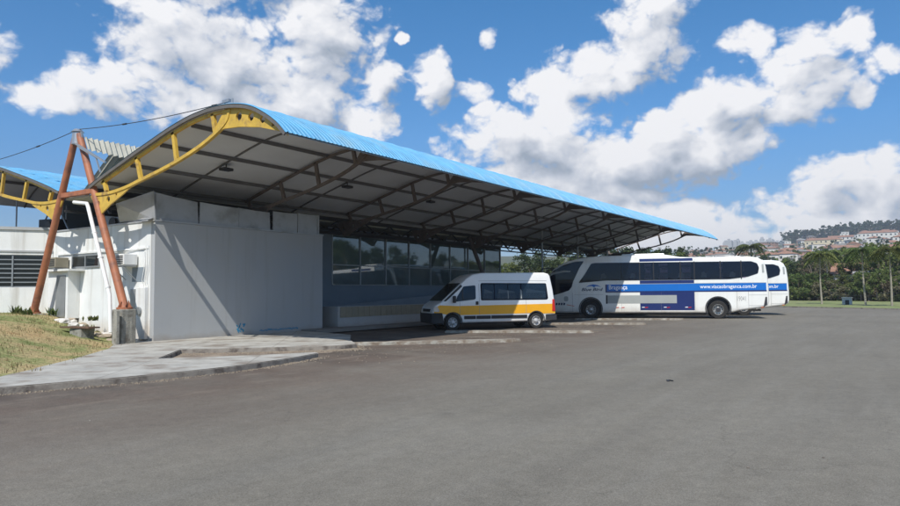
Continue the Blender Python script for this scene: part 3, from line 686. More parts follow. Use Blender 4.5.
# A frames standing between the two canopies
def a_frame(x, label, first):
    t = thing('support_frame', label, 'steel frame', (x, CY, 0), group='inclined pipe frames carrying the canopies')
    ap = V(x, CY + .05, 7.3)
    fr, fl = V(x, 21.24, 1.16), V(x, 27.3, .95 if first else .12)
    if not first: fr = V(x, 21.3, .12)
    for f in (fr, fl):
        s_ = 1 if f is fr else -1
        b = MB(); tp = ap + V(0, -.12 * s_, 0); b.tube(f, tp, .132, .115, 20)
        lg = b.build('leg', MT['rust'] if first else MT['brown'], t, smooth=40)
        b = MB(); b.tube(f - V(0, 0, .02), f + V(0, 0, .04), .25, seg=20)
        for a in range(6):
            c, s2 = cos(a * pi / 3), sin(a * pi / 3)
            b.prism([f + V(c * .12, s2 * .12, .03), f + V(c * .24, s2 * .24, .03), f + V(c * .125, s2 * .125, .26)], (-s2 * .02, c * .02, 0))
        b.build('base_plate', MT['rust'] if first else MT['brown'], lg)
    b = MB(); b.bar((x, 23.35, 5.2), (x, 25.4, 5.2), .16, .16); b.build('crossbar', MT['rust'] if first else MT['brown'], t)
    b = MB(); b.tube(ap - V(0, 0, .35), ap + V(0, 0, .1), .2, .17, 16); b.tube(ap + V(0, 0, .1), ap + V(0, 0, .2), .22, .12, 16); b.box(ap + V(0, 0, -.05), (.06, .62, .26)); b.build('head_cap', MT['steel'], t, smooth=40)
    return t
a_frame(X0, 'rust red A-shaped pipe frame at the near end of the blue canopy', True)
a_frame(X0 + 4 * SP, 'dark pipe frame inside the canopy behind the white van', False)
a_frame(X0 + 8 * SP, 'dark pipe frame at the far end of the canopy behind the buses', False)

# concrete pedestals
b = MB(); b.box((12.5, 21.26, .5), (.50, .58, 1.28), None, .03); b.bb(12.02, 12.12, 20.86, 21.1, 0, 1.1, .01)
tag(b.build('concrete_pedestal', MT['ped']), 'tall weathered concrete block under the near red pipe leg', 'pedestal')
b = MB(); b.box((12.5, 27.3, .72), (.62, .7, .42), None, .03)
tag(b.build('concrete_pedestal', MT['ped']), 'low concrete footing under the far left red pipe leg', 'pedestal')
# cables
def cable(p, q, label, sag=.12):
    t = thing('stay_cable', label, 'cable', p)
    b = MB(); n = 14; pts = [V(*p).lerp(V(*q), i / n) - V(0, 0, sag * 4 * (i / n) * (1 - i / n)) for i in range(n + 1)]
    b.path(pts, .013, 6); b.build('wire', MT['dark'], t)
    for f in (.42, .93):
        c = pts[int(f * n)]; d = (V(*q) - V(*p)).normalized(); b = MB(); b.tube(c - d * .12, c + d * .1, .03, seg=8); b.build('turnbuckle', MT['dark'], t)
cable((X0, CY, 7.5), (X0, 16.15, 7.13), 'thin stay cable from the red frame top to the near canopy crest')
cable((X0, CY, 7.5), (X0, 2 * CY - 16.15, 7.13), 'thin stay cable running left from the red frame top')
b = MB(); b.tube((X0, 16.3, 7.05), (X0, 16.3, 7.2), .03); b.box((X0, 16.2, 7.16), (.08, .3, .08)); b.tube((X0, 15.95, 7.04), (X0, 15.95, 7.2), .03)
tag(b.build('cable_anchor', MT['steel']), 'small metal cable anchor on top of the yellow truss crest', 'anchor')
# roof lantern of old corrugated sheet
t = thing('corrugated_cladding', 'weathered corrugated sheet rising to the top of the red frame', 'roof sheet', (X0, CY, 5))
def corr(p00, p10, p01, p11, n, amp, nrm):
    b = MB(); prev = None; p00, p10, p01, p11, nrm = map(lambda q: V(*q), (p00, p10, p01, p11, nrm))
    for i in range(n * 4 + 1):
        f = i / (n * 4); o = nrm * (amp * sin(i * pi / 2))
        row = [b.bm.verts.new(p00.lerp(p10, f).lerp(p01.lerp(p11, f), k / 3) + o) for k in range(4)]
        if prev:
            for k in range(3): b.bm.faces.new((prev[k], row[k], row[k + 1], prev[k + 1]))
        prev = row
    return b
corr((X0 + .1, 24.15, 7.2), (14.4, 24.15, 7.2), (X0 + .1, 23.9, 6.72), (14.4, 23.85, 6.6), 9, .05, (0, -.86, .5)).build('sheet', MT['fibre'], t, smooth=60)
corr((14.42, 24.15, 7.2), (60, 24.15, 7.2), (14.3, 23.1, 5.45), (60, 23.1, 5.45), 220, .05, (0, -.86, .5)).build('sheet', MT['fibre'], t, smooth=60)
corr((14.0, 24.6, 7.2), (60, 24.6, 7.2), (13.3, 25.5, 5.5), (60, 25.6, 5.45), 220, .05, (0, .86, .5)).build('sheet', MT['fibre'], t, smooth=60)
b = MB(); b.bar((X0 - .2, 24.2, 6.95), (X0 - .15, 22.3, 6.05), .06, .06); b.bar((X0 - .2, 24.0, 6.8), (X0 - .15, 22.9, 6.3), .05, .05); b.bar((X0 - .15, 22.9, 6.3), (X0 - .15, 22.6, 5.75), .04, .04)
b.build('brace', MT['steel'], t)
# junction box and downpipe beside the near leg
b = MB(); b.path([(12.42, 24.4, 4.88), (12.4, 23.5, 4.76), (12.33, 23.28, 4.6), (12.25, 22.3, 2.85), (12.2, 21.62, 1.6), (12.15, 21.42, .4)], .065, 10)
for p in ((12.25, 22.3, 2.85), (12.3, 22.78, 3.7), (12.21, 21.76, 1.86)): b.tube(V(*p) - V(0, 0, .03), V(*p) + V(0, 0, .03), .09, seg=10)
tag(b.build('downpipe', MT['pvc'], smooth=50), 'white plastic downpipe strapped along the near red leg', 'pipe')

# ------------------------------------------------------------------ block building left of the bays
KX, KY, KX2, KZ = 13.5, 21.2, 21.45, 4.09
t = thing('station_block', 'flat grey blue rendered block with white side wall and sheet metal top', 'building', (KX, KY, 0))
b = MB(); b.bb(KX, KX2, KY, KY + .2, -.2, KZ, .012); b.build('front_wall', MT['greyw'], t)
b = MB(); b.bb(KX - .004, KX + .2, KY + .205, 28.0, -.2, KZ); b.build('side_wall', MT['white'], t)
b = MB(); b.bb(KX2 - .2, KX2 - .003, KY + .205, 24.5, -.2, KZ); b.bb(KX + .205, KX2 - .21, 27.8, 28, -.2, KZ); b.build('rear_wall', MT['bluew'], t)
b = MB(); b.bb(KX + .21, KX2 - .21, KY + .21, 27.79, KZ - .3, KZ - .12); b.build('roof_slab', MT['slab'], t)
b = MB(); b.bb(KX - .035, KX + .1, KY - .03, 28.0, KZ + .002, KZ + .055); b.bb(KX + .102, KX2 + .03, KY - .03, KY + .12, KZ + .002, KZ + .055); b.build('coping', MT['zinc'], t)
# thin canopy ledge on the side wall above the openings
b = MB(); b.bb(KX - .06, KX - .006, KY + .55, 27.6, 3.16, 3.22); b.build('ledge', MT['white'], t)
# metal fascia panels
xs = [13.56, 15.25, 15.28, 17.0, 17.03, 18.58, 18.72, 20.02, 20.05, 21.2]; zs = [5.10, 4.93, 4.93, 4.87, 4.9, 4.86, 4.92, 4.94, 4.97, 4.97]
rr = random.Random(2)
for i in range(0, 10, 2):
    b = MB(); y = KY + .05 + rr.uniform(0, .03); a, c = xs[i], xs[i + 1]; tilt = rr.uniform(-.03, .06)
    b.prism([V(a, y, KZ + .06), V(c, y, KZ + .06), V(c, y + tilt, zs[i + 1]), V((a + c) / 2, y + tilt - .012, (zs[i] + zs[i + 1]) / 2 - .015), V(a, y + tilt, zs[i])], (0, .03, 0))
    b.bb(a - .0, a + .03, y - .012, y, KZ + .06, zs[i] - .02)
    b.build('fascia_panel', MT['zinc'], t)
b = MB(); b.bb(21.2, 21.26, KY + .02, KY + .1, KZ + .06, 4.98); b.build('fascia_end', MT['zinc'], t)
b = MB(); b.prism([V(KX + .02, KY + .02, KZ + .06), V(KX + .05, 23.45, KZ + .1), V(KX - .25, 23.2, 4.82), V(KX - .12, KY - .06, 5.1)], (.03, 0, 0)); b.build('fascia_panel', MT['zinc'], t)
b = MB(); b.prism([V(KX - .02, KY + .1, KZ + .1), V(KX - .02, 21.9, KZ + .12), V(KX - .32, 21.9, KZ + .0), V(KX - .32, KY - .1, KZ - .02)], (0, 0, .03)); b.build('flashing', MT['zinc'], t)
# sliding window
b = MB(); X = KX - .03
for (y0_, y1_, z0, z1) in ((24.58, 26.52, 3.06, 3.12), (24.58, 26.52, 2.62, 2.68), (24.58, 24.64, 2.68, 3.06), (26.46, 26.52, 2.68, 3.06), (25.52, 25.58, 2.68, 3.06)): b.bb(X - .02, X + .02, y0_, y1_, z0, z1)
w = b.build('window', MT['alum'], t)
for y0_, y1_ in ((24.64, 25.52), (25.58, 26.46)):
    b = MB(); b.bb(X + .004, X + .014, y0_, y1_, 2.68, 3.06); b.build('pane', MT['glassdark'], w)
# meter cabinet
b = MB(); b.bb(KX - .14, KX - .006, 21.5, 22.05, .1, 1.85, .01); mc = b.build('cabinet', MT['white'], t)
b = MB(); b.bb(KX - .07, KX - .008, 22.08, 22.5, .15, 1.8, .01); b.tube((KX - .15, 21.8, 1.05), (KX - .22, 21.8, 1.05), .14, seg=20); b.build('meter', MT['alum'], mc)
# recess opening under the conditioner
b = MB(); b.bb(KX - .012, KX - .006, 21.75, 22.5, 2.05, 2.55); b.build('vent_opening', MT['bluew'], t)
# store lean-to
b = MB(); b.bb(KX - .45, KX - .006, 25.95, 27.4, .75, 2.5); lt = b.build('outhouse', MT['white'], t)
b = MB(); b.bb(KX - .62, KX - .004, 25.6, 27.6, 2.505, 2.58); b.build('outhouse_roof', MT['white'], lt)
b = MB(); b.prism([V(KX - .5, 26.1, .8), V(KX - .5, 26.75, .8), V(KX - .47, 26.75, 2.35), V(KX - .47, 26.1, 2.35)], (.02, 0, 0)); b.build('door', MT['alum'], lt)
# graffiti
b = MB()
def scrib(pts, w):
    for p, q in zip(pts, pts[1:]): b.bar((p[0], KY - .006, p[1]), (q[0], KY - .006, q[1]), .004, w, (0, 0, 1)) if abs(p[0] - q[0]) > abs(p[1] - q[1]) else b.bar((p[0], KY - .006, p[1]), (q[0], KY - .006, q[1]), .004, w, (1, 0, 0))
rr = random.Random(4)
for k in range(14): x = 16.95 + rr.uniform(0, .3); z = .12 + rr.uniform(0, .4); scrib([(x, z), (x + rr.uniform(-.12, .12), z + rr.uniform(-.05, .15))], .05)
x = 18.0
for k in range(26): x2 = x + rr.uniform(.04, .12); scrib([(x, .14 + rr.uniform(0, .07)), (x2, .14 + rr.uniform(0, .06))], rr.uniform(.02, .05)); x = x2
b.build('spray_marks', MT['scrib'], t)

def aircon(loc, label, m):
    t = thing('air_conditioner', label, 'air conditioner', loc, group='air conditioners on the white side wall')
    x, y, z = loc; b = MB(); b.bb(x - .5, x, y - .4, y + .4, z, z + .38, .02); bd = b.build('casing', m, t)
    b = MB()
    for k in range(5): b.bb(x - .512, x - .502, y - .35, y + .05, z + .05 + k * .06, z + .08 + k * .06)
    b.build('grille', MT['dark'], bd)
    b = MB(); b.tube((x - .503, y + .22, z + .19), (x - .515, y + .22, z + .19), .13, seg=18); b.build('fan_guard', MT['alum'], bd)
    for s_ in (-.3, .3): b = MB(); b.bar((x, y + s_, z - .03), (x - .55, y + s_, z - .03), .04, .04); b.bar((x, y + s_, z - .5), (x - .5, y + s_, z - .04), .03, .03); b.build('bracket', MT['steel'], t)
aircon((KX - .06, 22.5, 2.62), 'white air conditioner on brackets between the near red leg and the wall corner', MT['white'])
aircon((KX - .06, 27.1, 2.66), 'beige air conditioner on the side wall beside the left red leg', MT['tile'])
# hanging cables
b = MB(); rr = random.Random(9)
for k in range(3):
    y = 21.5 + k * .12; b.path([(KX - .03, y, 3.3 - .1 * k), (KX - .06, y - .05, 2.6), (KX - .04, y + .1, 2.1), (KX - .05, y, 1.86)], .012, 5)
b.path([(KX - .03, 21.5, 3.2), (KX - .05, 22.9, 3.1), (KX - .03, 24.4, 3.14)], .012, 5)
tag(b.build('hanging_wires', MT['pvc']), 'loose white wires hanging on the side wall by the conditioner', 'wires')

# annex wall at far left (runs off to the left of the picture)
A0 = V(13.5, 28.03, 0); ad = V(-.86, .51, 0).normalized(); an = V(-ad.y, ad.x, 0) * -1
if an.y > 0: an = -an
ann = thing('annex_building', 'low white annex with long louvred window at far left', 'building', A0)
def arect(s0, s1, d0, d1, z0, z1):
    c = A0 + ad * ((s0 + s1) / 2) + an * ((d0 + d1) / 2)
    return (c.x, c.y, (z0 + z1) / 2), (abs(s1 - s0), abs(d1 - d0), z1 - z0), atan2(ad.y, ad.x)
b = MB()
for a in ((.0, 11, -.2, 0, .2, 1.93), (.0, 11, -.2, 0, 3.19, 4.15), (.0, .3, -.2, 0, 1.93, 3.19), (5.5, 11, -.2, 0, 1.93, 3.19)): b.box(*arect(*a))
b.build('wall', MT['white'], ann)
b = MB(); b.box(*arect(0, 11, -.25, .06, 4.155, 4.27)); b.box(*arect(0, 11, 0.003, .04, 3.3, 3.36)); b.build('coping', MT['greyw'], ann)
b = MB(); b.box(*arect(.3, 5.5, -.16, -.12, 1.93, 3.19)); b.build('window_pane', MT['glassdark'], ann)
b = MB()
for k in range(8): b.box(*arect(.3, 5.5, -.1, -.06, 1.93 + k * .175, 1.97 + k * .175))
for k in range(6): b.box(*arect(.3 + k * 1.03, .35 + k * 1.03, -.11, -.03, 1.93, 3.19))
b.build('louvre_frame', MT['alum'], ann)
b = MB(); c = A0 + ad * 5 - an * -0; b.box(*arect(0, 11, -5, -.3, 3.9, 4.0)); b.build('roof', MT['slab'], ann)
# roof clutter behind the walls
b0 = None
for i, (x, y, z, w, h, l) in enumerate(((15.2, 26.5, 4.1, 1.0, .7, 'grey condenser box on the roof behind the right red leg'), (14.6, 30.4, 4.2, 1.1, .65, 'dark condenser box on the annex roof near the left red leg'), (16.5, 29.6, 4.2, 1.4, .9, 'large dark condenser box further back on the annex roof'))):
    t = thing('roof_condenser', l, 'condenser', (x, y, z), group='condensers on the flat roofs'); b = MB(); b.box((x, y, z + h / 2), (.5, w, h), .2, .03); bd = b.build('casing', MT['zinc'] if i == 0 else MT['dark'], t)
    b = MB(); b.tube((x - .26, y - .15, z + h / 2), (x - .29, y - .15, z + h / 2), h * .36, seg=18); b.build('fan_guard', MT['black'], bd)
# struts carrying the second canopy over the roof
for i in range(5):
    x = 14.5 + i * 2.2; t = thing('roof_strut', 'thin steel strut pair between the flat roof and second canopy', 'strut', (x, 29, 4.1), group='struts under the second canopy')
    for p_, q_ in (((x, 28.6, 4.0), (x + .1, 30.2, 5.6)), ((x, 31.6, 4.0), (x + .1, 30.4, 5.6)), ((x, 33.5, 4.1), (x, 33.5, 5.9))): b = MB(); b.tube(p_, q_, .035, seg=8); b.build('rod', MT['steel'], t)
# added dark walls standing in for the shaded depth under the canopies
t = thing('shade_backdrop', 'added dark wall filling the shaded depth behind the flat roofs under the canopies', 'building', (18, 33, 3))
b = MB(); b.bb(18.5, 42, 27.0, 27.2, 3.9, 4.95); b.bb(16.8, 42, 34, 34.2, 0, 6.2); b.build('wall', MT['bluew'], t)

# rubble and weeds by the outhouse
def rock(name, loc, s, m, seed, flat=.6):
    rr = random.Random(seed); b = MB(); bmesh.ops.create_icosphere(b.bm, subdivisions=2, radius=1)
    for v in b.bm.verts:
        k = 1 + .35 * mnoise.noise(v.co * 1.6 + V(seed * 3.1, 0, 0)); v.co = V(v.co.x * s[0] * k, v.co.y * s[1] * k, v.co.z * s[2] * k)
    o = b.build(name, m); o.location = loc; o.rotation_euler = (0, 0, rr.random() * 6); return o
rr = random.Random(21)
for k in range(16):
    p = G(rr.uniform(69, 92), rr.uniform(312, 316.5), .95); y = rr.uniform(23.6, 26.0); x = rr.uniform(12.4, 13.3); s_ = rr.uniform(.1, .26)
    o = rock('rubble_lump', (x, y, mound_z(x, y) + s_ * .2), (s_, s_ * .8, s_ * .5), MT['rubble'] if k % 4 else MT['sand'], k)
    tag(o, 'pale lump in the heap of builder rubble at the foot of the white side wall', 'rubble', 'heap of pale rubble by the white wall')
for k in range(9):
    x, y = rr.uniform(12.6, 13.2), rr.uniform(21.9, 23.6); s_ = rr.uniform(.12, .3); o = rock('sand_heap', (x, y, mound_z(x, y)), (s_, s_ * 1.2, s_ * .35), MT['sand'], 50 + k)
    tag(o, 'small sandy heap beside the concrete pedestal and white wall', 'sand heap', 'sandy heaps by the pedestal')
t = thing('drain_box', 'low concrete box with a brown board across it, left of the pedestal', 'box', (11.9, 22.6, .3))
b = MB(); b.bb(11.6, 12.05, 22.2, 22.9, .1, .52, .02); b.build('body', MT['ped'], t); b = MB(); b.box((11.75, 22.55, .56), (.4, 1.5, .05), .1); b.build('board', MT['wood'], t)
def weed(loc, h, n, seed, label):
    rr = random.Random(seed); b = MB()
    for k in range(n):
        a = rr.random() * 6.28; l = rr.uniform(.4, 1) * h; lean = rr.uniform(.1, .6) * h; p = V(rr.gauss(0, .08), rr.gauss(0, .08), 0); q = p + V(cos(a) * lean, sin(a) * lean, l); s_ = V(-sin(a), cos(a), 0) * rr.uniform(.015, .04)
        m_ = p.lerp(q, .5) + V(0, 0, .08 * h)
        b.face([p - s_ * .3, p + s_ * .3, m_ + s_, m_ - s_]); b.face([m_ - s_, m_ + s_, q])
    o = b.build('weed', MT['leafA']); o.location = loc; tag(o, label, 'weed', 'weeds growing round the footings')
weed((12.2, 27.9, .85), .45, 40, 1, 'tall green weeds against the annex wall behind the left red leg')
weed((12.9, 26.7, .85), .35, 40, 2, 'green weeds between the left red leg and the outhouse')
weed((11.95, 26.6, .9), .3, 40, 3, 'low green weeds in front of the left footing')
weed((12.2, 22.9, .4), .25, 40, 4, 'small weeds behind the drain box')
weed((12.95, 24.0, .7), .2, 40, 5, 'small weeds beside the pale rubble heap')

# ------------------------------------------------------------------ terminal hall behind the bays
t = thing('terminal_hall', 'glazed waiting hall with blue grey base wall behind the ramp', 'building', (21.5, 24.5, 0)); HY = 24.5
b = MB(); b.bb(21.46, 42.7, HY + .0, HY + .2, -.1, 2.03); b.bb(21.46, 25.42, HY, HY + .2, 2.03, 4.6); b.bb(42.5, 42.7, HY + .21, 34, -.1, 4.6); b.build('wall', MT['bluew'], t)
b = MB(); b.bb(21.46, 42.7, HY - .02, HY + .24, 4.603, 4.8); b.build('header_beam', MT['dark'], t)
b = MB(); b.bb(21.5, 42.6, HY + .3, 34, 4.4, 4.5); b.build('roof_slab', MT['slab'], t)
mx = [25.45 + 2.145 * k for k in range(9)]
m0 = None
for x in mx:
    b = MB(); b.bb(x - .045, x + .045, HY - .03, HY + .08, 2.035, 4.6); b.build('mullion', MT['alum'], t)
for a, c in zip(mx[:-1], mx[1:]):
    b = MB(); b.bb(a + .046, c - .046, HY - .02, HY + .06, 3.03, 3.09); b.build('transom', MT['alum'], t)
    for z0, z1 in ((2.035, 3.03), (3.09, 4.6)):
        b = MB(); tl = rr.uniform(-.004, .004); b.prism([V(a + .046, HY + .02, z0), V(c - .046, HY + .02 + tl, z0), V(c - .046, HY + .02 + tl, z1), V(a + .046, HY + .02, z1)], (0, .012, 0)); b.build('glass_pane', MT['glasshall'], t)
b = MB(); b.bb(25.45, 42.6, HY - .06, HY - .002, 2.0, 2.034); b.build('sill', MT['alum'], t)
# ramp walls
t = thing('access_ramp', 'low blue grey ramp wall with beige tile band beside the van', 'ramp', (22.5, 21.2, 0))
b = MB(); b.bb(22.54, 35, 21.2, 21.35, -.1, .5); b.bb(22.54, 35, 21.2, 21.35, .98, 1.0); b.bb(22.4, 22.535, 21.2, 24.4, -.1, 1.0); b.bb(22.54, 35, 21.23, 21.35, .5, .98); b.build('outer_wall', MT['greyw'], t)
b = MB(); k = 0; x = 22.56
while x < 34.9: b.bb(x, x + .385, 21.205, 21.226, .505, .975, .004); x += .4
b.build('tile_band', MT['tile'], t)
b = MB(); b.prism([V(22.6, 23.0, 0), V(38, 23.0, 0), V(38, 23.0, 1.75), V(24.2, 23.0, 1.0), V(22.6, 23.0, 1.0)], (0, .15, 0)); b.build('inner_wall', MT['bluew'], t)
b = MB(); b.prism([V(22.6, 21.36, .05), V(38, 21.36, .9), V(38, 21.36, 0), V(22.6, 21.36, 0)], (0, 1.6, 0)); b.build('ramp_floor', MT['slab'], t)
b = MB(); b.bb(20.2, 60, 20.3, 24.4, -.05, .10, .015); struct(b.build('platform', MT['slab']))
# dark low building parts seen through the open end
t = thing('ticket_booth', 'small flat roofed booth behind the van under the canopy', 'booth', (43.8, 28, 0))
b = MB(); b.bb(43.6, 50.2, 28, 31, 0, 2.75); w = b.build('wall', MT['bluew'], t)
b = MB(); b.bb(43.3, 50.6, 27.6, 31.3, 2.755, 2.95); b.build('roof', MT['alum'], t)
for x in (44.2, 46.0, 48.2):
    b = MB(); b.bb(x, x + 1.1, 27.96, 27.995, 1.2, 2.3); b.build('window', MT['glassdark'], t)
t = thing('boundary_wall', 'long dark blue painted wall beyond the open end of the canopy', 'wall', (43, 36, 0))
b = MB(); b.bb(43, 92, 38, 38.2, 0, 3.6); b.build('panel', MT['bluew'], t)
b = MB(); b.bb(43, 92, 37.95, 38.25, 3.602, 3.7); b.build('coping', MT['slab'], t)
post0 = None
for i, (x, y) in enumerate(((42.9, 21.3), (49.0, 21.3), (55.1, 21.3))):
    b = MB(); b.tube((x, y, .1), (x, y, roofz(21.3) - .1), .06, seg=12); b.tube((x, y, .1), (x, y, .14), .14, seg=12)
    tag(b.build('slim_post', MT['steel'], smooth=40), ['slim grey post under the canopy above the van rear', 'slim grey post under the canopy behind the bus windscreen', 'slim grey post near the far end of the canopy'][i], 'post')

# bay dividers
def divider(p, q, label, w=.42):
    p = V(p[0] * K, p[1] * K, GZ - .01); q = V(q[0] * K, q[1] * K, GZ - .01); d = (q - p).normalized(); n = V(-d.y, d.x, 0); pts = []; L_ = (q - p).length; k = int(L_ / .35)
    rr = random.Random(int(L_ * 100)); lf, rt = [], []
    for i in range(k + 1):
        f = i / k; c = p.lerp(q, f); ww = w / 2 * (1 if f < .93 else sqrt(max(.1, 1 - ((f - .93) / .07) ** 2)))
        lf.append(c + n * (ww + rr.uniform(-.025, .025))); rt.append(c - n * (ww + rr.uniform(-.025, .025)))
    b = MB(); b.prism(lf + rt[::-1], (0, 0, .105)); 
    bmesh.ops.bevel(b.bm, geom=[e for e in b.bm.edges if all(v.co.z > -.03 for v in e.verts)], offset=.03, segments=2, affect='EDGES')
    tag(b.build('bay_divider', MT['rough'], smooth=40), label, 'kerb', 'worn concrete dividers between the bus bays')
divider((15.7, 14.3), (19.5, 10.5), 'worn concrete divider in front of the van, nearest to the camera')
divider((22.4, 15.4), (24.85, 10.2), 'worn concrete divider reaching under the rear of the van')
g1 = G(646, 324.8); divider((g1.x - 2.0, g1.y + 5.2), (g1.x, g1.y), 'worn concrete divider between the van and the front wheel of the bus')
g1 = G(684, 320); divider((g1.x - 2.1, g1.y + 5.4), (g1.x, g1.y), 'worn concrete divider alongside the middle of the nearer bus')
b = MB(); p = G(668, 381, GZ); b.box((p.x, p.y, GZ + .008), (.05, .2, .012), 1.9); b.box((p.x + .02, p.y - .05, GZ + .012), (.03, .12, .015), 2.4)
tag(b.build('debris', MT['black']), 'small flat dark scrap lying alone on the asphalt', 'debris')
for i, (u, v) in enumerate(((748, 468), (823, 458), (839, 390), (560, 470), (90, 421))):
    p = G(u, v, GZ); o = rock('pebble', (p.x, p.y, GZ + .005), (.014, .012, .008), MT['kerb'], 80 + i); tag(o, 'tiny pebble lying on the open asphalt', 'pebble', 'pebbles on the asphalt')

# ------------------------------------------------------------------ vehicles
def rpoly(pts, r, n=3):
    out = []; m = len(pts)
    for i in range(m):
        p = Vector(pts[i]); a = Vector(pts[i - 1]) - p; c = Vector(pts[(i + 1) % m]) - p
        rr_ = min(r, a.length * .45, c.length * .45); a = p + a.normalized() * rr_; c = p + c.normalized() * rr_
        for k in range(n + 1):
            t = k / n; out.append(tuple((1 - t) ** 2 * a + 2 * t * (1 - t) * p + t * t * c))
    return out
class Body:
    def __init__(s, hw, wf, zl, xl): s.hw, s.wf, s.zl, s.xl = hw, wf, zl, xl
    def cut(s, bm):
        for z in s.zl: bmesh.ops.bisect_plane(bm, geom=bm.verts[:] + bm.edges[:] + bm.faces[:], plane_co=(0, 0, z), plane_no=(0, 0, 1))
        for x in s.xl: bmesh.ops.bisect_plane(bm, geom=bm.verts[:] + bm.edges[:] + bm.faces[:], plane_co=(x, 0, 0), plane_no=(1, 0, 0))
    def shell(s, prof, bev, name, mt, parent, arches):
        b = MB(); b.prism([V(x, -s.hw, z) for x, z in prof], (0, 2 * s.hw, 0))
        bmesh.ops.bevel(b.bm, geom=[e for e in b.bm.edges if abs(abs(e.verts[0].co.y) - s.hw) < 1e-4 and abs(e.verts[0].co.y - e.verts[1].co.y) < 1e-4], offset=bev, segments=4, affect='EDGES', profile=.5)
        s.cut(b.bm)
        for v in b.bm.verts: v.co.y *= s.wf(v.co.x, v.co.z)
        o = b.build(name, mt, parent)
        cut = []
        for (x, z, r) in arches:
            for sd in (-1, 1):
                c = MB(); c.tube((x, sd * (s.hw + .2), z), (x, sd * (s.hw - .42), z), r, seg=36); cut.append(c.build('cut', mt, parent))
        boolcut(o, cut)
        me = o.data; me.polygons.foreach_set('use_smooth', [True] * len(me.polygons)); me.set_sharp_from_angle(angle=R(28))
        return o
    def panel(s, poly, off, name, mt, parent, sides=(-1, 1), th=.004, inset=None, r=0):
        res = None
        pp = rpoly(poly, r) if r else poly
        for sd in sides:
            t = MB(); f = t.face([V(x, 0, z) for x, z in pp]); s.cut(t.bm)
            r_ = bmesh.ops.extrude_face_region(t.bm, geom=t.bm.faces[:])
            outer = set(v for v in r_['geom'] if isinstance(v, bmesh.types.BMVert))
            for v in t.bm.verts: v.co.y = sd * (s.hw * s.wf(v.co.x, v.co.z) + off + (th if v in outer else -.006))
            o = t.build(name, mt, parent); res = res or o
        return res
def lettering(text, x0, x1, z0, z1, y, mt, parent, name='lettering', shear=.0, bold=0.0):
    cu = bpy.data.curves.new('t', 'FONT'); cu.body = text; cu.size = 1; cu.shear = shear; cu.offset = bold; cu.resolution_u = 3
    o = bpy.data.objects.new('t', cu); COL.objects.link(o); bpy.context.view_layer.update()
    me = bpy.data.meshes.new_from_object(o.evaluated_get(bpy.context.evaluated_depsgraph_get())); bpy.data.objects.remove(o)
    xs = [v.co.x for v in me.vertices]; ys = [v.co.y for v in me.vertices]; ax, bx, ay, by = min(xs), max(xs), min(ys), max(ys)
    for v in me.vertices:
        fx = (v.co.x - ax) / (bx - ax); fy = (v.co.y - ay) / (by - ay); v.co = (x0 + (x1 - x0) * fx, y, z0 + (z1 - z0) * fy)
    me.materials.append(mt); me.name = name; ob = bpy.data.objects.new(name, me); COL.objects.link(ob); ob.parent = parent; return ob
def wheel(parent, x, y, r, w, sd, rimr, mtrim, convex=True, nholes=10):
    """sd: outer side sign in y"""
    prof = [(rimr, -w / 2), (r * .93, -w / 2), (r * .985, -w * .42), (r, -w * .3), (r, w * .3), (r * .985, w * .42), (r * .93, w / 2), (rimr * 1.02, w / 2), (rimr, w * .42)]
    def lathe(pr, seg=32):
        b = MB(); rings = []
        for (rad, yy) in pr: rings.append([b.bm.verts.new((x + rad * cos(2 * pi * k / seg), y + sd * yy, r + rad * sin(2 * pi * k / seg))) for k in range(seg)])
        for a, c in zip(rings, rings[1:]):
            for k in range(seg): b.bm.faces.new((a[k], a[(k + 1) % seg], c[(k + 1) % seg], c[k]))
        return b, rings
    b, rg = lathe(prof); t = b.build('wheel', MT['tyre'], parent, smooth=35)
    o_ = w / 2
    if convex: pr = [(rimr * 1.01, o_ - .01), (rimr * .95, o_ + .01), (rimr * .88, o_ - .03), (rimr * .6, o_ - .055), (rimr * .42, o_ + .0), (rimr * .36, o_ + .05), (rimr * .2, o_ + .07), (.01, o_ + .075)]
    else: pr = [(rimr * 1.01, o_ - .01), (rimr * .95, o_ + .01), (rimr * .86, o_ - .05), (rimr * .8, o_ - .14), (rimr * .5, o_ - .15), (rimr * .44, o_ - .02), (rimr * .3, o_ + .0), (.01, o_)]
    b, rg = lathe(pr); rm = b.build('rim', mtrim, t, smooth=30)
    b = MB(); yy = y + sd * (o_ - .04 if convex else o_ - .144)
    for k in range(nholes):
        a = 2 * pi * k / nholes; rr_ = rimr * .74; c = V(x + rr_ * cos(a), yy, r + rr_ * sin(a)); b.tube(c - V(0, sd * .01, 0), c + V(0, sd * .012, 0), rimr * .1, seg=8)
    b.build('rim_holes', MT['black'], t)
    if convex is False:
        b = MB(); b.tube((x, y + sd * (o_ - .02), r), (x, y + sd * (o_ + .012), r), rimr * .42, seg=20); b.build('hub', MT['dark'], t)
    return t

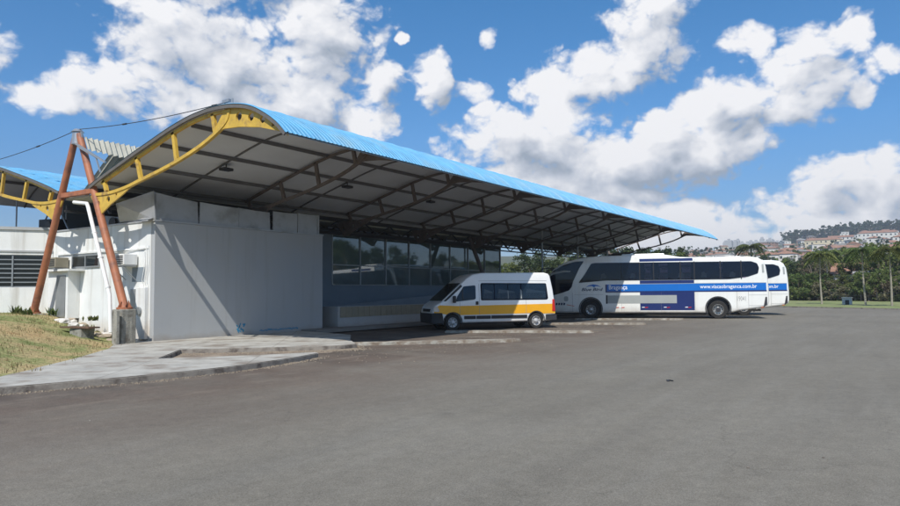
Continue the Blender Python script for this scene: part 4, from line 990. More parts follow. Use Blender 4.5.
def make_bus():
    root = thing('intercity_bus', '', 'bus', local=True)
    HWB = 1.27
    def wf(x, z):
        w = 1.0
        if z > 2.0: w -= .035 * ((z - 2.0) / 1.5) ** 1.6
        if x < -1.4: w -= .22 * ((-1.4 - x) / 1.45) ** 2.2
        if x > 9.1: w -= .05 * ((x - 9.1) / .5) ** 2
        return w
    B = Body(HWB, wf, [.8, 1.5, 2.0, 2.3, 2.6, 2.9, 3.15, 3.35], [-2.7, -2.5, -2.3, -2.05, -1.8, -1.55, -1.3, 9.1, 9.25, 9.4, 9.52])
    prof = [(-2.62, .33), (-2.78, .5), (-2.85, .8), (-2.86, 1.15), (-2.8, 1.5), (-2.68, 2.0), (-2.5, 2.45), (-2.22, 2.85), (-1.8, 3.16), (-1.3, 3.37), (-.7, 3.52), (-.1, 3.6), (.6, 3.64), (2.2, 3.65), (4.15, 3.65), (4.5, 3.6), (5.0, 3.5), (5.4, 3.475), (8.7, 3.43), (9.1, 3.38), (9.36, 3.2), (9.5, 2.9), (9.58, 2.3), (9.62, 1.5), (9.62, .95), (9.55, .75), (9.3, .62), (8.1, .45), (7.75, .35), (6.3, .31), (.8, .31), (-.9, .31)]
    B.shell(prof, .11, 'body', MT['buswhite'], root, [(0, .56, .63), (6.98, .56, .63)])
    b = MB(); b.bb(-.75, .75, -1.0, 1.0, .36, 1.2); b.bb(6.25, 7.7, -1.0, 1.0, .36, 1.2); b.bb(-2.3, 8.0, -1.0, 1.0, .26, .36); b.build('chassis', MT['black'], root)
    # window strip: flat panel painted dark for the unlit interior, fittings, glass
    strip = [(-.68, 2.08), (-.3, 2.6), (.07, 3.2), (.3, 3.24), (8.75, 3.17), (9.05, 3.05), (9.14, 2.8), (9.08, 2.5), (8.55, 2.32), (7.6, 2.2), (1.7, 2.2), (.9, 2.2), (.1, 2.14)]
    B.panel(strip, .001, 'window_dark_panel', MT['interior'], root, r=.06)
    front = [(-2.72, 1.56), (-2.62, 2.1), (-2.42, 2.5), (-2.12, 2.84), (-1.6, 3.13), (-.9, 3.33), (-.35, 3.36), (-.62, 2.95), (-1.0, 2.15), (-1.08, 1.85), (-1.25, 1.64), (-1.6, 1.52), (-2.1, 1.38), (-2.6, 1.3)]
    B.panel(front, .001, 'windscreen_dark_panel', MT['interior'], root, r=.05)  # also a flat panel, painted dark for the unlit cab
    rr = random.Random(12)
    for (a, c) in ((3.05, 3.45), (3.85, 4.35), (5.05, 5.6), (7.05, 7.3), (8.3, 8.45)):
        w_ = [(a, 3.1)]; B.panel([(a, 2.26), (c, 2.26), (c + rr.uniform(-.12, .05), 2.65), (c, 3.14), (a, 3.14), (a + .08, 2.7)], .008, 'curtain', MT['curtain'], root)
    for x in (.6, 2.25, 4.9, 6.1, 7.6): B.panel([(x, 2.32), (x + .3, 2.32), (x + .33, 2.5), (x + .2, 2.62), (x + .05, 2.58)], .009, 'headrest_cover', MT['busgrey'], root, r=.04)
    B.panel(strip, .018, 'side_glass', MT['glassbus'], root, r=.06)
    B.panel(front, .018, 'front_quarter_glass', MT['glassbus'], root, r=.05)
    for x in (1.75, 2.78, 3.55, 5.0, 5.75, 7.12, 8.2): B.panel([(x, 2.2), (x + .05, 2.2), (x + .05, 3.22), (x, 3.22)], .019, 'window_divider', MT['black'], root, th=.008)
    B.panel([(-2.62, 2.36), (-2.1, 2.62), (-1.5, 2.72), (-1.15, 2.72), (-1.12, 2.8), (-1.5, 2.82), (-2.1, 2.75), (-2.58, 2.52)], .024, 'trim_sweep', MT['busgrey'], root, r=.03)
    # livery
    B.panel([(2.8, .47), (5.75, .47), (5.75, 2.17), (2.8, 2.17)], .0, 'navy_block', MT['navy'], root, th=.003)
    B.panel([(2.8, 3.26), (5.7, 3.26), (5.7, 3.42), (2.8, 3.42)], .0, 'navy_block', MT['navy'], root, th=.003)
    B.panel([(.86, 1.5), (9.5, 1.5), (9.5, 1.57), (.86, 1.57)], .004, 'navy_line', MT['navy'], root, th=.004)
    B.panel([(.86, 1.57), (.95, 1.57), (.95, 1.97), (.86, 1.97)], .004, 'navy_line', MT['navy'], root, th=.004)
    B.panel([(.953, 1.573), (9.48, 1.573), (9.48, 1.965), (.953, 1.965)], .004, 'blue_band', MT['bandblue'], root, th=.004)
    B.panel([(2.8, 1.968), (9.48, 1.968), (9.48, 1.995), (2.8, 1.995)], .004, 'pale_line', MT['busgrey'], root, th=.004)
    B.panel([(.97, .87), (4.8, .87), (4.8, 1.33), (.97, 1.33)], .004, 'grey_panel', MT['busgrey'], root, th=.006)
    B.panel([(.88, .85), (.967, .85), (.967, 1.35), (.88, 1.35)], .004, 'panel_end', MT['black'], root, th=.006)
    # seams
    for x in (-1.05, 1.75, 2.79, 3.95, 5.77, 7.95, 8.55) : B.panel([(x, .42 if x < 7.9 else .6), (x + .014, .42 if x < 7.9 else .6), (x + .014, 1.5), (x, 1.5)], .002, 'panel_seam', MT['letterg'], root, th=.001)
    for z in (.72, 1.3): B.panel([(8.57, z), (9.5, z), (9.5, z + .014), (8.57, z + .014)], .002, 'panel_seam', MT['letterg'], root, th=.001)
    B.panel([(-.95, 1.38), (.75, 1.38), (.75, 1.39), (-.95, 1.39)], .002, 'panel_seam', MT['letterg'], root, th=.001)
    B.panel([(-2.6, .4), (-1.0, .4), (-1.0, .415), (-2.6, .415)], .002, 'panel_seam', MT['letterg'], root, th=.001)
    B.panel([(-1.55, 1.0), (-1.3, 1.0), (-1.3, 1.3), (-1.55, 1.3)], .002, 'fuel_flap', MT['busgrey'], root, th=.001, r=.1)
    for k, (x, c) in enumerate(((1.45, 'red'), (1.75, 'red'), (3.05, 'red'), (4.25, 'red'), (5.4, 'red'), (9.18, 'amber'))):
        B.panel([(x, .6), (x + .17, .62), (x + .17, .66), (x, .64)], .006, 'reflector', MT[c], root, th=.006)
        if c == 'red': B.panel([(x - .16, .62), (x - .01, .63), (x - .01, .665), (x - .16, .66)], .006, 'reflector', MT['letter'], root, th=.006)
    B.panel([(9.3, .62), (9.5, .78), (9.5, 1.2), (9.42, 1.2)], .003, 'tail_lamp', MT['dark'], root, th=.02, r=.03)
    B.panel([(9.3, 2.55), (9.4, 2.55), (9.38, 3.0), (9.28, 3.0)], .003, 'marker_lamp', MT['busgrey'], root, th=.02, r=.03)
    b = MB(); b.bb(1.8, 4.2, -.8, .8, 3.6, 3.74, .05); b.bb(7.5, 8.3, -.4, .4, 3.4, 3.5, .03); b.build('roof_unit', MT['buswhite'], root)
    for x in (-2.3, 3.3, 8.9):
        b = MB(); b.bb(x, x + .1, -.6, -.5, 3.4, 3.44); 
        b.bm.free()
    # lettering, near side (reads left to right from outside)
    yb = -(HWB + .0115)
    lettering('Bragança', 1.06, 2.1, 1.60, 1.93, yb, MT['letter'], root, bold=.012)
    lettering('www.viacaobraganca.com.br', 6.05, 9.0, 1.625, 1.9, yb, MT['letter'], root, bold=.012)
    lettering('19041', 7.98, 8.42, .98, 1.24, -(HWB + .003), MT['letterg'], root, bold=-.004)
    lettering('Blue Bird', -.52, .72, 1.6, 1.78, -(HWB + .004), MT['letterd'], root, shear=.3, bold=.02)
    B.panel([(-.25, 1.82), (-.1, 1.93), (.15, 1.99), (.4, 1.95), (.62, 1.82), (.45, 1.87), (.3, 1.88), (.22, 1.8), (.1, 1.88), (-.05, 1.88)], .003, 'bird_emblem', MT['bandblue'], root, sides=(-1,), th=.002)
    for k, x in enumerate((-2.05, -1.9, -1.75, -1.6)): B.panel([(x, .78), (x + .1, .78), (x + .12, .9), (x + .02, .92)], .003, 'door_marks', MT['letterd'], root, sides=(-1,), th=.002)
    B.panel([(-1.4, .78), (-.95, .7), (-.95, .73), (-1.4, .82)], .003, 'door_marks', MT['amber'], root, sides=(-1,), th=.002)
    for x in (0, 6.98):
        for sd in (-1, 1):
            wheel(root, x, sd * 1.1, .5, .3, sd, .30, MT['rim'], convex=(x == 0))
    for x in (0, 6.98): B.panel([(x + .64 * cos(a * pi / 16), .56 + .64 * sin(a * pi / 16)) for a in range(-3, 20)] + [(x + .69 * cos(a * pi / 16), .56 + .69 * sin(a * pi / 16)) for a in range(19, -4, -1)], .001, 'arch_trim', MT['black'], root, th=.012)
    # mirror arms at the front
    for sd in (-1, 1):
        b = MB(); b.path([(-2.2, sd * 1.05, 3.0), (-2.8, sd * 1.3, 2.95), (-3.05, sd * 1.35, 2.6)], .035, 8); b.box((-3.05, sd * 1.36, 2.35), (.1, .22, .5), None, .03); b.build('mirror', MT['dark'], root, smooth=40)
    return root
BUSA = R(-72.0)
bus = make_bus()
def putbus(o, contact):
    n = V(-sin(BUSA), cos(BUSA), 0); p = V(contact.x, contact.y, GZ) + n * 1.25 * K
    o.location = p; o.rotation_euler = (0, 0, BUSA); o.scale = (K,) * 3
c1 = G(591, 318.4, GZ); putbus(bus, c1)
tag(bus, 'nearer white intercity bus with navy block and blue web address band', 'bus', 'white intercity buses nose-in under the canopy')
bus2 = copy_tree(bus); bus2['label'] = 'farther white bus, mostly hidden behind the first, its rear end sticking out on the right'
c2 = V(c1.x + 6.3, c1.y - .2, 0); putbus(bus2, c2)

def make_van():
    root = thing('passenger_van', 'white passenger van with an orange stripe parked half in canopy shade', 'van', local=True)
    H = .99
    def wf(x, z):
        w = 1.0
        if z > 1.15: w -= .13 * ((z - 1.15) / 1.27) ** 1.3
        if x < -.2: w -= .16 * ((-.2 - x) / .95) ** 2
        if z < .6: w -= .02
        return w
    B = Body(H, wf, [.5, .8, 1.15, 1.35, 1.55, 1.75, 1.95, 2.15], [-.95, -.75, -.55, -.35, -.1])
    prof = [(-.95, .3), (-1.08, .42), (-1.12, .6), (-1.1, .82), (-1.0, .98), (-.82, 1.08), (-.5, 1.2), (.05, 1.66), (.42, 1.98), (.68, 2.2), (.95, 2.34), (1.35, 2.41), (4.3, 2.43), (4.5, 2.38), (4.58, 2.28), (4.68, 1.7), (4.74, 1.15), (4.76, .6), (4.74, .36), (4.3, .32), (-.5, .3)]
    B.shell(prof, .07, 'body', MT['vanwhite'], root, [(0, .34, .39), (3.84, .34, .39)])
    b = MB(); b.bb(-.5, .5, -.7, .7, .34, .75); b.bb(3.35, 4.35, -.7, .7, .34, .75); b.bb(-.8, 4.5, -.75, .75, .25, .34); b.build('chassis', MT['black'], root)
    B.panel([(1.26, 1.24), (4.36, 1.24), (4.42, 1.3), (4.36, 1.96), (1.3, 1.98), (1.26, 1.9)], .001, 'window_dark_panel', MT['interior'], root, r=.06)  # flat panel on the solid body, painted dark as the unlit cabin
    for (a, c) in ((1.34, 1.8), (2.0, 2.85), (3.0, 3.2), (3.3, 4.3)): 
        B.panel([(a, 1.3), (c, 1.3), (c, 1.6), (a + .1, 1.72)], .004, 'seat_shape', MT['busgrey'], root)
    for (a, c) in ((1.31, 1.86), (1.9, 2.5), (2.54, 3.1), (3.16, 4.32)): B.panel([(a, 1.29), (c, 1.29), (c, 1.93), (a, 1.93)], .014, 'side_glass', MT['glassvan'], root, r=.05)
    dw = [(.12, 1.2), (.2, 1.42), (.5, 1.84), (1.0, 1.88), (1.03, 1.84), (1.02, 1.32), (.96, 1.28), (.35, 1.22)]
    B.panel(dw, .001, 'window_dark_panel', MT['interior'], root, r=.03); B.panel(dw, .012, 'door_glass', MT['glassvan'], root, r=.03)  # same painted cabin darkness behind the door glass
    B.panel([(.42, 1.25), (.47, 1.25), (.47, 1.78), (.42, 1.72)], .016, 'quarter_bar', MT['black'], root)
    # windscreen
    b = MB(); e = .015
    q = []
    for x, z in ((-.46, 1.235), (.40, 1.97)):
        y = H * wf(x, z) - .1; q.append((V(x - e, -y, z + e), V(x - e, y, z + e)))
    b.prism([q[0][0], q[0][1], q[1][1], q[1][0]], (.02, 0, -.02)); b.build('windscreen', MT['glassdark'], root)
    B.panel([(-.42, 1.22), (-.3, 1.22), (.44, 1.84), (.38, 1.92)], .003, 'pillar_trim', MT['black'], root)
    # stripe, mouldings, bumpers
    B.panel([(-1.02, .78), (-.88, .98), (-.62, 1.06), (.2, 1.02), (4.73, 1.06), (4.75, .64)] + [(3.84 + .42 * cos(a), .34 + .42 * sin(a)) for a in [R(q) for q in range(45, 140, 12)]] + [(.42 * cos(a), .34 + .42 * sin(a)) for a in [R(q) for q in range(45, 130, 12)]] + [(-.45, .7), (-1.0, .74)], .0, 'orange_stripe', MT['orange'], root, th=.003)
    for a, c in ((.5, 1.02), (1.05, 1.7), (1.73, 3.4)): B.panel([(a, .46), (c, .46), (c, .6), (a, .6)], .003, 'rubber_moulding', MT['black'], root, th=.02, r=.02)
    b = MB()
    BB = Body(H + .03, wf, [.5], [-.95, -.75, -.55])
    BB.panel([(-1.14, .3), (-1.16, .6), (-1.12, .74), (-.5, .74), (-.44, .56), (-.44, .3)], .0, 'front_bumper', MT['black'], root, th=.02, r=.03)
    b = MB(); b.bb(-1.17, -1.0, -.82, .82, .3, .72, .04); b.build('front_bumper', MT['black'], root)
    BB.panel([(4.28, .36), (4.28, .6), (4.8, .62), (4.8, .36)], .0, 'rear_bumper', MT['dark'], root, th=.02, r=.03)
    b = MB(); b.bb(4.7, 4.84, -.9, .9, .36, .62, .03); b.build('rear_bumper', MT['dark'], root)
    b.bm = None
    B.panel([(-1.06, .8), (-.98, .98), (-.8, 1.0), (-.66, .84), (-.7, .78)], .006, 'headlight', MT['clear'], root, th=.012, r=.03)
    b = MB(); b.bb(-1.13, -1.06, -.5, .5, .78, .9, .01); b.build('grille', MT['black'], root)
    B.panel([(4.6, .74), (4.74, .74), (4.71, 1.26), (4.62, 1.26)], .003, 'tail_lamp', MT['red'], root, th=.02, r=.02)
    B.panel([(1.02, 1.06), (1.14, 1.06), (1.14, 1.2), (1.02, 1.2)], .003, 'door_handle', MT['black'], root, th=.02, r=.02)
    for x in (.3, 1.18, 3.35): B.panel([(x, .64), (x + .012, .64), (x + .012, 1.95 if x > .5 else 1.2), (x, 1.95 if x > .5 else 1.2)], .003, 'door_seam', MT['letterg'], root, th=.001)
    B.panel([(1.18, 2.06), (4.4, 2.06), (4.4, 2.075), (1.18, 2.075)], .001, 'roof_seam', MT['letterg'], root, th=.003)
    for sd in (-1, 1):
        b = MB(); b.box((.02, sd * (H + .14), 1.3), (.12, .2, .3), None, .04); b.bar((.1, sd * (H - .03), 1.24), (.05, sd * (H + .1), 1.25), .05, .05); b.build('mirror', MT['black'], root)
    for x in (0, 3.84):
        for sd in (-1, 1):
            w_ = wheel(root, x, sd * .86, .33, .2, sd, .21, MT['hubcap'], convex=True, nholes=8)
    for x in (0, 3.84): B.panel([(x + .395 * cos(a * pi / 16), .34 + .395 * sin(a * pi / 16)) for a in range(-1, 18)] + [(x + .43 * cos(a * pi / 16), .34 + .43 * sin(a * pi / 16)) for a in range(17, -2, -1)], .004, 'arch_trim', MT['black'] if x == 0 else MT['dark'], root, th=.006)
    return root
van = make_van()
for ch in list(van.children):          # blunt nose: short front overhang
    for v in ch.data.vertices:
        if v.co.x < -.45: v.co.x = -.45 + (v.co.x + .45) * .62
VA = R(-37.2); vc = G(453, 330.6, GZ); n = V(-sin(VA), cos(VA), 0); van.scale = (K,) * 3; van.location = V(vc.x, vc.y, GZ) + n * .97 * K; van.rotation_euler = (0, 0, VA)

# ------------------------------------------------------------------ vegetation
def limb(b, p, q, r0, r1, rr, n=4):
    pts = [p.lerp(q, i / n) + V(rr.gauss(0, .06), rr.gauss(0, .06), 0) * (q - p).length * .25 * (0 < i < n) for i in range(n + 1)]
    b.path(pts, [r0 + (r1 - r0) * i / n for i in range(n + 1)], 6)
def tree_meshes(seed, H, Wd, nclump, nleaf, lsize, leafm, trunk=.3, low=.25, barkm='bark', shape=1.0):
    rr = random.Random(seed); b = MB(); top = V(rr.uniform(-.05, .05) * H, rr.uniform(-.05, .05) * H, H * .7)
    limb(b, V(0, 0, -.8), top, H * .03 + .05, H * .008 + .02, rr, 5)
    cl = []
    for k in range(nclump):
        a = rr.random() * 2 * pi; z = rr.uniform(low, 1.0); e = sqrt(max(.02, 1 - ((z - .55 * shape) / (.62)) ** 2)) if True else 1
        rad = Wd * e * sqrt(rr.uniform(.08, 1.0)); c = V(cos(a) * rad, sin(a) * rad, z * H * .93); cl.append((c, rr.uniform(.13, .27) * Wd))
        if k % 2 == 0: limb(b, V(0, 0, max(.15, z * .55) * H * .7), c, H * .012 + .01, .01, rr, 3)
    tm = bpy.data.meshes.new('trunk'); bmesh.ops.recalc_face_normals(b.bm, faces=b.bm.faces); b.bm.to_mesh(tm); b.bm.free(); tm.materials.append(MT[barkm])
    vs, fs = [], []
    for c, r in cl:
        m = int(nleaf * (r / (Wd * .2)) ** 2)
        for i in range(m):
            d = V(rr.gauss(0, 1), rr.gauss(0, 1), rr.gauss(0, .75)); d = d.normalized() * r * rr.uniform(.45, 1.08); p = c + d
            nrm = (d.normalized() + V(rr.gauss(0, .5), rr.gauss(0, .5), rr.gauss(0, .5) + .25)).normalized(); u = nrm.orthogonal().normalized(); w = nrm.cross(u)
            a = rr.random() * 6.28; u2 = u * cos(a) + w * sin(a); w2 = nrm.cross(u2); s_ = lsize * rr.uniform(.6, 1.4); k = len(vs)
            vs += [p - u2 * s_, p + w2 * s_ * .55, p + u2 * s_, p - w2 * s_ * .55]; fs.append((k, k + 1, k + 2, k + 3))
    lm = bpy.data.meshes.new('crown'); lm.from_pydata([tuple(v) for v in vs], [], fs); lm.materials.append(MT[leafm]); return tm, lm
def plant(name, meshes, loc, sc, rz, label, cat, group, names=('trunk', 'crown')):
    t = thing(name, label, cat, loc, rz, group, local=True); t.scale = sc if isinstance(sc, tuple) else (sc, sc, sc)
    for nm, me in zip(names, meshes):
        o = bpy.data.objects.new(nm, me); COL.objects.link(o); o.parent = t
    return t
TV = [tree_meshes(1, 8, 3.2, 34, 75, .2, 'leafA'), tree_meshes(2, 9, 3.6, 40, 75, .21, 'leafB'), tree_meshes(3, 7, 3.4, 34, 70, .2, 'leafC'), tree_meshes(4, 8, 3.0, 26, 60, .2, 'leafD', low=.35),
      tree_meshes(5, 10, 3.2, 38, 70, .21, 'leafA', shape=1.1), tree_meshes(6, 8, 4.2, 40, 70, .22, 'leafB')]
BV = [tree_meshes(21, 3.0, 2.6, 26, 70, .15, 'leafA', low=.05, shape=.6), tree_meshes(22, 2.6, 2.4, 24, 70, .15, 'leafB', low=.05, shape=.6), tree_meshes(23, 2.8, 2.4, 22, 60, .15, 'leafD', low=.05, shape=.7)]
FV = [tree_meshes(31, 9, 4.5, 16, 26, .62, 'leafA', low=.1), tree_meshes(32, 10, 4.6, 16, 26, .62, 'leafB', low=.1), tree_meshes(33, 8, 4.5, 15, 24, .6, 'leafC', low=.1)]
TL = ['mid green leafy tree beyond the verge', 'dense dark green tree beyond the verge', 'pale green bushy tree beyond the verge', 'thin olive grey tree with bare looking twigs beyond the verge', 'tall narrow green tree beyond the verge', 'broad dark crowned tree beyond the verge']
rr = random.Random(77)
def pol(u, r): a = AZ(u); return r * cos(a), r * sin(a)
cnt = 0
def on_verge(u, back):
    """point behind the far edge line in the viewing direction u"""
    a = AZ(u); d = V(cos(a), sin(a), 0); P0 = FA
    den = d.dot(fn)
    t = (P0.dot(fn) + back) / den if den > .02 else 1e9
    return t
def behind(u, back):
    a = AZ(u); d = V(cos(a), sin(a), 0); t = ((FA.x * fn.x + FA.y * fn.y) + back) / (d.x * fn.x + d.y * fn.y); return t * d.x, t * d.y
us = [786 + i * 6.6 for i in range(22)]
for i, u in enumerate(us):            # near thicket behind the verge
    for lay in range(3):
        uu = u + rr.uniform(-4, 4); k = rr.choice([0, 0, 2, 2, 3, 4, 3, 1, 0]); x, y = behind(uu, 30 + lay * 14 + rr.uniform(-4, 4)); sc = rr.uniform(.5, .78) + lay * .08
        if lay == 0: sc *= .7
        plant('broadleaf_tree', TV[k], (x, y, terr(x, y)), sc, rr.random() * 6.28, TL[k], 'tree', 'trees beyond the verge: ' + TL[k])
for i in range(30):                    # behind the buses and the open canopy end
    u = 470 + i * 11.5 + rr.uniform(-4, 4); r = rr.uniform(112, 150); k = rr.choice([0, 1, 1, 4, 5, 2, 0]); x, y = pol(u, r)
    plant('broadleaf_tree', TV[k], (x, y, terr(x, y)), rr.uniform(.85, 1.15) * (1.0 if u < 690 else .66), rr.random() * 6.28, TL[k].replace('verge', 'buses'), 'tree', 'trees behind the buses: ' + TL[k])
for i in range(34):                    # low bushes along the fence
    u = 785 + i * 3.9; k = rr.choice([0, 1, 0, 2]); x, y = behind(u, 27 + rr.uniform(-1, 3)); 
    plant('bush', BV[k], (x, y, terr(x, y)), (rr.uniform(.7, 1.1), rr.uniform(.7, 1.1), rr.uniform(.5, 1.0)), rr.random() * 6.28, ['leafy green bush low behind the wire fence', 'dark green bush low behind the wire fence', 'greyish dry bush low behind the wire fence'][k], 'bush', 'bushes behind the fence: ' + ['green', 'dark', 'dry'][k], ('stem', 'foliage'))
# far hillside trees and hilltop wood
n_ = 0
for i in range(150):
    u = 560 + i * 2.45 + rr.uniform(-3, 3); r = rr.choice([200, 250, 320, 400, 480, 560, 650, 760]) + rr.uniform(-20, 20); x, y = pol(u, r); k = rr.choice([0, 0, 1, 2])
    plant('hill_tree', FV[k], (x, y, terr(x, y)), rr.uniform(.55, .95), rr.random() * 6.28, ['green tree among the houses on the hillside', 'dark green tree among the houses on the hillside', 'pale green tree among the houses on the hillside'][k], 'tree', 'trees on the hillside: ' + ['green', 'dark', 'pale'][k])
for i in range(120):
    u = 786 + i * 1.03 + rr.uniform(-1, 1); r = rr.uniform(960, 1040); x, y = pol(u, r); h = rr.uniform(.9, 1.5)
    plant('hill_tree', FV[1], (x, y, terr(x, y) - 1), (1.9, 1.9, h * 1.25), rr.random() * 6.28, 'dark tree in the wood along the hilltop', 'tree', 'dark wood on the hilltop')
for i in range(26):
    u = 640 + i * 4.2; r = rr.uniform(560, 700) if u < 725 else rr.uniform(600, 700)
    if u > 735 : continue
    x, y = pol(u, r); plant('hill_tree', FV[1], (x, y, terr(x, y)), rr.uniform(.8, 1.15), rr.random() * 6.28, 'dark tree on the ridge above the far end of the canopy', 'tree', 'dark trees on the ridge past the canopy')
for i in range(46):                    # trees mirrored in the hall glazing, beyond the near side of the yard
    a = R(-62 + i * 1.45 + rr.uniform(-.5, .5)); r = rr.uniform(70, 115); x, y = r * cos(a), r * sin(a)
    if (V(x, y, 0) - FA).dot(fn) < 20: continue
    k = rr.choice([0, 1, 4, 5]); plant('broadleaf_tree', TV[k], (x, y, terr(x, y)), rr.uniform(.9, 1.25), rr.random() * 6.28, TL[k].replace('beyond', 'right of the picture beyond'), 'tree', 'trees along the near verge: ' + TL[k])

# palms
def palm_meshes(seed, H):
    rr = random.Random(seed); b = MB(); n = 10; pts = [V(.15 * sin(i / n * 2), .1 * sin(i / n * 3), H * i / n - (.6 if i == 0 else 0)) for i in range(n + 1)]
    b.path(pts, [.12 - .05 * min(1, i / n * 1.4) for i in range(n + 1)], 8); tm = bpy.data.meshes.new('trunk'); bmesh.ops.recalc_face_normals(b.bm, faces=b.bm.faces); b.bm.to_mesh(tm); b.bm.free(); tm.materials.append(MT['palmbark'])
    vs, fs = [], []; top = pts[-1]
    for k in range(22):
        a = k * 2.4 + rr.uniform(-.2, .2); up = rr.uniform(-.1, 1.0); L_ = rr.uniform(1.9, 2.6); p = top.copy(); d = V(cos(a), sin(a), 0)
        prev = None
        for i in range(15):
            f = i / 14; q = top + d * (L_ * f * (1 - .15 * f)) + V(0, 0, up * L_ * .75 * f - 1.5 * f * f * L_ * .55)
            s_ = V(-d.y, d.x, 0)
            if i:
                for sd in (-1, 1):
                    ll = .75 * sin(pi * min(1, f * .85 + .12)) + .1; e = q + s_ * sd * ll * .8 + d * ll * .45 - V(0, 0, ll * rr.uniform(.3, .7)); j = len(vs); w = d * .09
                    vs += [q - w, q + w, e]; fs.append((j, j + 1, j + 2))
            if prev is not None: j = len(vs); vs += [prev - s_ * .03, prev + s_ * .03, q + s_ * .02, q - s_ * .02]; fs.append((j, j + 1, j + 2, j + 3))
            prev = q
    lm = bpy.data.meshes.new('fronds'); lm.from_pydata([tuple(v) for v in vs], [], fs); return tm, lm
pm, pl = palm_meshes(4, 6.2); pl.materials.append(MT['leafA'])
for i, (u, v, sc, lb) in enumerate(((822, 304.0, .86, 'slender palm with pale trunk, leftmost on the verge'), (866, 305.5, .86, 'slender palm with pale trunk in the middle of the verge'), (892, 306, .84, 'palm near the right edge of the photo beside a bare shrub'))):
    p = G(u, v, .0); plant('palm_tree', (pm, pl), (p.x, p.y, .0), sc, i * 1.3, lb, 'palm', 'palms on the verge', ('trunk', 'fronds'))
x, y = pol(752, 150); plant('palm_tree', (pm, pl), (x, y, terr(x, y)), 1.5, 2.0, 'bright green palm rising above the buses roof', 'palm', 'palms on the verge', ('trunk', 'fronds'))
x, y = pol(826, 118); plant('palm_tree', (pm, pl), (x, y, terr(x, y)), 1.15, 3.0, 'palm half hidden in the thicket behind the leftmost verge palm', 'palm', 'palms on the verge', ('trunk', 'fronds'))

# wire fence along the verge
t = thing('wire_fence', 'low wire fence with thin posts behind the verge', 'fence', (80, 2, 0))
P0 = FA - fdir * 30 + fn * 25.5; b = MB(); pz = []
for k in range(34):
    p = P0 + fdir * (k * 2.2); b.tube((p.x, p.y, 0), (p.x, p.y, 1.15), .05, seg=6)
b.build('posts', MT['dark'], t)
b = MB(); q = P0 + fdir * 74
for z in (.35, .75, 1.1): b.bar((P0.x, P0.y, z), (q.x, q.y, z), .03, .03)
b.build('rails', MT['dark'], t)
p = G(847, 304.6); t = thing('pump_house', 'tiny grey concrete hut with dark opening on the verge', 'hut', (p.x, p.y, 0))
b = MB(); b.bb(p.x, p.x + .8, p.y - .42, p.y + .42, 0, .66); b.bb(p.x - .05, p.x + .85, p.y - .48, p.y + .48, .662, .74); b.build('wall', MT['rubble'], t)
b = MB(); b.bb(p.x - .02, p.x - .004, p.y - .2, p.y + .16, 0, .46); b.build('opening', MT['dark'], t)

# ------------------------------------------------------------------ houses on the hill
def house_mesh(w, d, h, wallm, roofm, kind, floors=1, seed=0, sep=None):
    rr = random.Random(seed); b = MB(); b.bb(-w / 2, w / 2, -d / 2, d / 2, -5, h); wall = b
    rb = MB(); rh = w * .2
    if kind == 'gable':
        rb.prism([V(-w / 2 - .4, -d / 2 - .4, h + .0), V(w / 2 + .4, -d / 2 - .4, h + .0), V(0, -d / 2 - .4, h + rh)], (0, d + .8, 0))
    elif kind == 'hip':
        pts = [(-w / 2 - .4, -d / 2 - .4, h), (w / 2 + .4, -d / 2 - .4, h), (w / 2 + .4, d / 2 + .4, h), (-w / 2 - .4, d / 2 + .4, h)]; vs = [rb.bm.verts.new(p) for p in pts]; r1 = rb.bm.verts.new((0, -d / 2 + w * .45, h + rh)); r2 = rb.bm.verts.new((0, d / 2 - w * .45, h + rh))
        rb.bm.faces.new((vs[0], vs[1], r1)); rb.bm.faces.new((vs[1], vs[2], r2, r1)); rb.bm.faces.new((vs[2], vs[3], r2)); rb.bm.faces.new((vs[3], vs[0], r1, r2)); rb.bm.faces.new(vs[::-1])
    else: rb.bb(-w / 2 - .2, w / 2 + .2, -d / 2 - .2, d / 2 + .2, h + .002, h + .35)
    wb = MB(); nf = floors
    for f in range(nf):
        z0 = h / nf * f + .9
        for sx, sy, ln in ((1, 0, d), (-1, 0, d), (0, 1, w), (0, -1, w)):
            k = max(1, int(ln / 3.2))
            for i in range(k):
                c = -ln / 2 + ln * (i + .5) / k + rr.uniform(-.2, .2); ww = rr.uniform(.45, .7)
                if sx: wb.bb(sx * w / 2 - .03, sx * w / 2 + .04, c - ww, c + ww, z0, z0 + 1.25)
                else: wb.bb(c - ww, c + ww, sy * d / 2 - .03, sy * d / 2 + .04, z0, z0 + 1.25)
                if sep is not None and (sx < 0 or sy > 0):
                    sep.append((-w / 2 - .03, -w / 2 + .04, c - ww, c + ww, z0, z0 + 1.25) if sx else (c - ww, c + ww, d / 2 - .03, d / 2 + .04, z0, z0 + 1.25))
    res = []
    for bb_, m, nm in ((wall, wallm, 'wall'), (rb, roofm, 'roof'), (wb, 'glassdark', 'windows')):
        bmesh.ops.recalc_face_normals(bb_.bm, faces=bb_.bm.faces); me = bpy.data.meshes.new(nm); bb_.bm.to_mesh(me); bb_.bm.free(); me.materials.append(MT[m]); res.append(me)
    return res
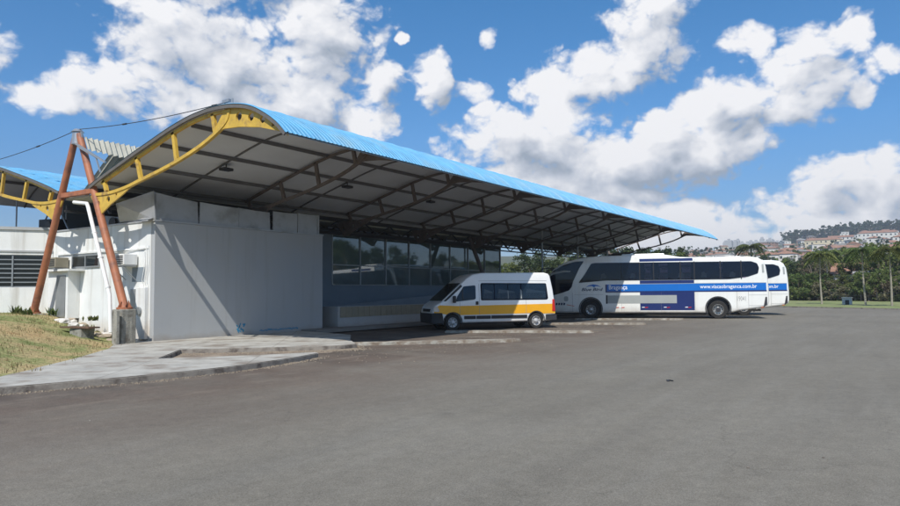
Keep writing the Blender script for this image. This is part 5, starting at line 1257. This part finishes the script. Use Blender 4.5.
HV = [(house_mesh(8, 10, 3.4, 'hw1', 'terracotta', 'gable', 1, 1), 'small white house with terracotta gable roof on the hillside'),
      (house_mesh(9, 11, 6.2, 'hw1', 'terracotta', 'hip', 2, 2), 'two storey white house with terracotta hip roof on the hillside'),
      (house_mesh(8, 9, 6.0, 'hw2', 'terracotta', 'gable', 2, 3), 'two storey cream house with terracotta roof on the hillside'),
      (house_mesh(10, 12, 3.6, 'hw3', 'greyroof', 'gable', 1, 4), 'low grey house with fibre cement roof on the hillside'),
      (house_mesh(9, 9, 6.4, 'hw1', 'greyroof', 'flat', 2, 5), 'boxy white house with flat roof on the hillside'),
      (house_mesh(8, 10, 5.8, 'hw4', 'greyroof', 'gable', 2, 6), 'unfinished brick house on the hillside'),
      (house_mesh(9, 14, 3.4, 'hw1', 'greyroof', 'gable', 1, 7), 'long low white house with pale roof on the hillside')]
def place_house(k, u, r, rz, sc=1, label=None, dz=0, group=None):
    ms, lb = HV[k]; x, y = pol(u, r)
    t = thing('hillside_house', label or lb, 'house', (x, y, terr(x, y) + dz), rz, group or ('houses on the hillside: ' + lb), local=True); t.scale = (sc,) * 3
    for me, nm in zip(ms, ('wall', 'roof', 'window')):
        o = bpy.data.objects.new(nm, me); COL.objects.link(o); o.parent = t
rr = random.Random(101)
for row, r in enumerate((330, 390, 450, 510, 570, 640, 710, 790, 870, 940)):
    nh = 22
    for i in range(nh):
        u = 690 + (225 / nh) * (i + rr.uniform(.05, .95)) - 4
        if rr.random() < .1: continue
        if r > 800 and u > 790 and rr.random() < .5: continue
        place_house(rr.choice([0, 1, 2, 3, 4, 4, 5, 6, 0, 1]), u, r + rr.uniform(-10, 10), AZ(u) + rr.uniform(-.5, .5) + rr.choice([0, pi / 2]), rr.uniform(.75, 1.0))
# apartment blocks
def block(u, r, w, d, h, wm, rm, fl, kind, label, rz=None, dz=0):
    sep = []; ms = house_mesh(w, d, h, wm, rm, kind, fl, int(u), sep); x, y = pol(u, r)
    t = thing('apartment_block', label, 'apartment block', (x, y, terr(x, y) + dz), AZ(u) if rz is None else rz, local=True)
    for me, nm in zip(ms[:2], ('wall', 'roof')):
        o = bpy.data.objects.new(nm, me); COL.objects.link(o); o.parent = t
    for q in sep: b = MB(); b.bb(*q); b.build('window', MT['glassdark'], t)
block(824, 640, 10, 28, 9, 'hw2', 'terracotta', 3, 'hip', 'cream three storey apartment block with red roof on the hill', dz=0)
block(810, 630, 8, 7, 9, 'hw2', 'hw2', 3, 'flat', 'narrow cream stair tower beside the cream apartment block', dz=0)
block(846, 740, 10, 28, 8, 'hw1', 'terracotta', 3, 'gable', 'long pale apartment block with brown roof right of the cream one', dz=0)
block(878, 700, 11, 30, 10, 'hw1', 'terracotta', 3, 'hip', 'white apartment block with brown roof near the right edge', dz=0)
block(860, 720, 8, 8, 9, 'hw3', 'hw3', 3, 'flat', 'pale grey square tower between two apartment blocks', dz=0)
block(878, 125, 9, 12, 3.6, 'hw1', 'terracotta', 1, 'gable', 'terracotta roofed house showing through the trees at right', dz=0)
block(893, 112, 6, 9, 3.0, 'hw1', 'greyroof', 1, 'gable', 'white shed showing low through the trees at right', dz=0)
rr = random.Random(8)
for i in range(14):
    u = 726 + i * 4.4 + rr.uniform(-1.5, 1.5); r = rr.uniform(1250, 1450); x, y = pol(u, r)
    b = MB(); w_ = rr.uniform(3, 6); b.bb(-w_, w_, -w_, w_, -60, 0); b.bb(-2, 2, -2, 2, 0, 3)
    o = b.build('distant_tower', MT['hw3']); o.location = (x, y, (290 - rr.uniform(243.5, 247.5)) / FPX * r + 1.6); tag(o, 'hazy grey tower block on the skyline between bus and hill', 'tower block', 'tower blocks on the skyline')

# ------------------------------------------------------------------ haze
hz = bpy.data.materials.new('haze'); hz.use_nodes = True; N_, L_ = hz.node_tree.nodes, hz.node_tree.links; N_.clear()
o_ = N_.new('ShaderNodeOutputMaterial'); pv = N_.new('ShaderNodeVolumePrincipled'); pv.inputs['Color'].default_value = (.86, .92, 1, 1); pv.inputs['Density'].default_value = .0004; pv.inputs['Anisotropy'].default_value = .2
L_.new(pv.outputs[0], o_.inputs['Volume'])
b = MB(); b.bb(-400, 1700, -900, 1500, -75, 98); h_ = b.build('haze', hz); h_['kind'] = 'stuff'; h_['label'] = 'thin pale haze over the yard and the far hillside'; h_['category'] = 'haze'
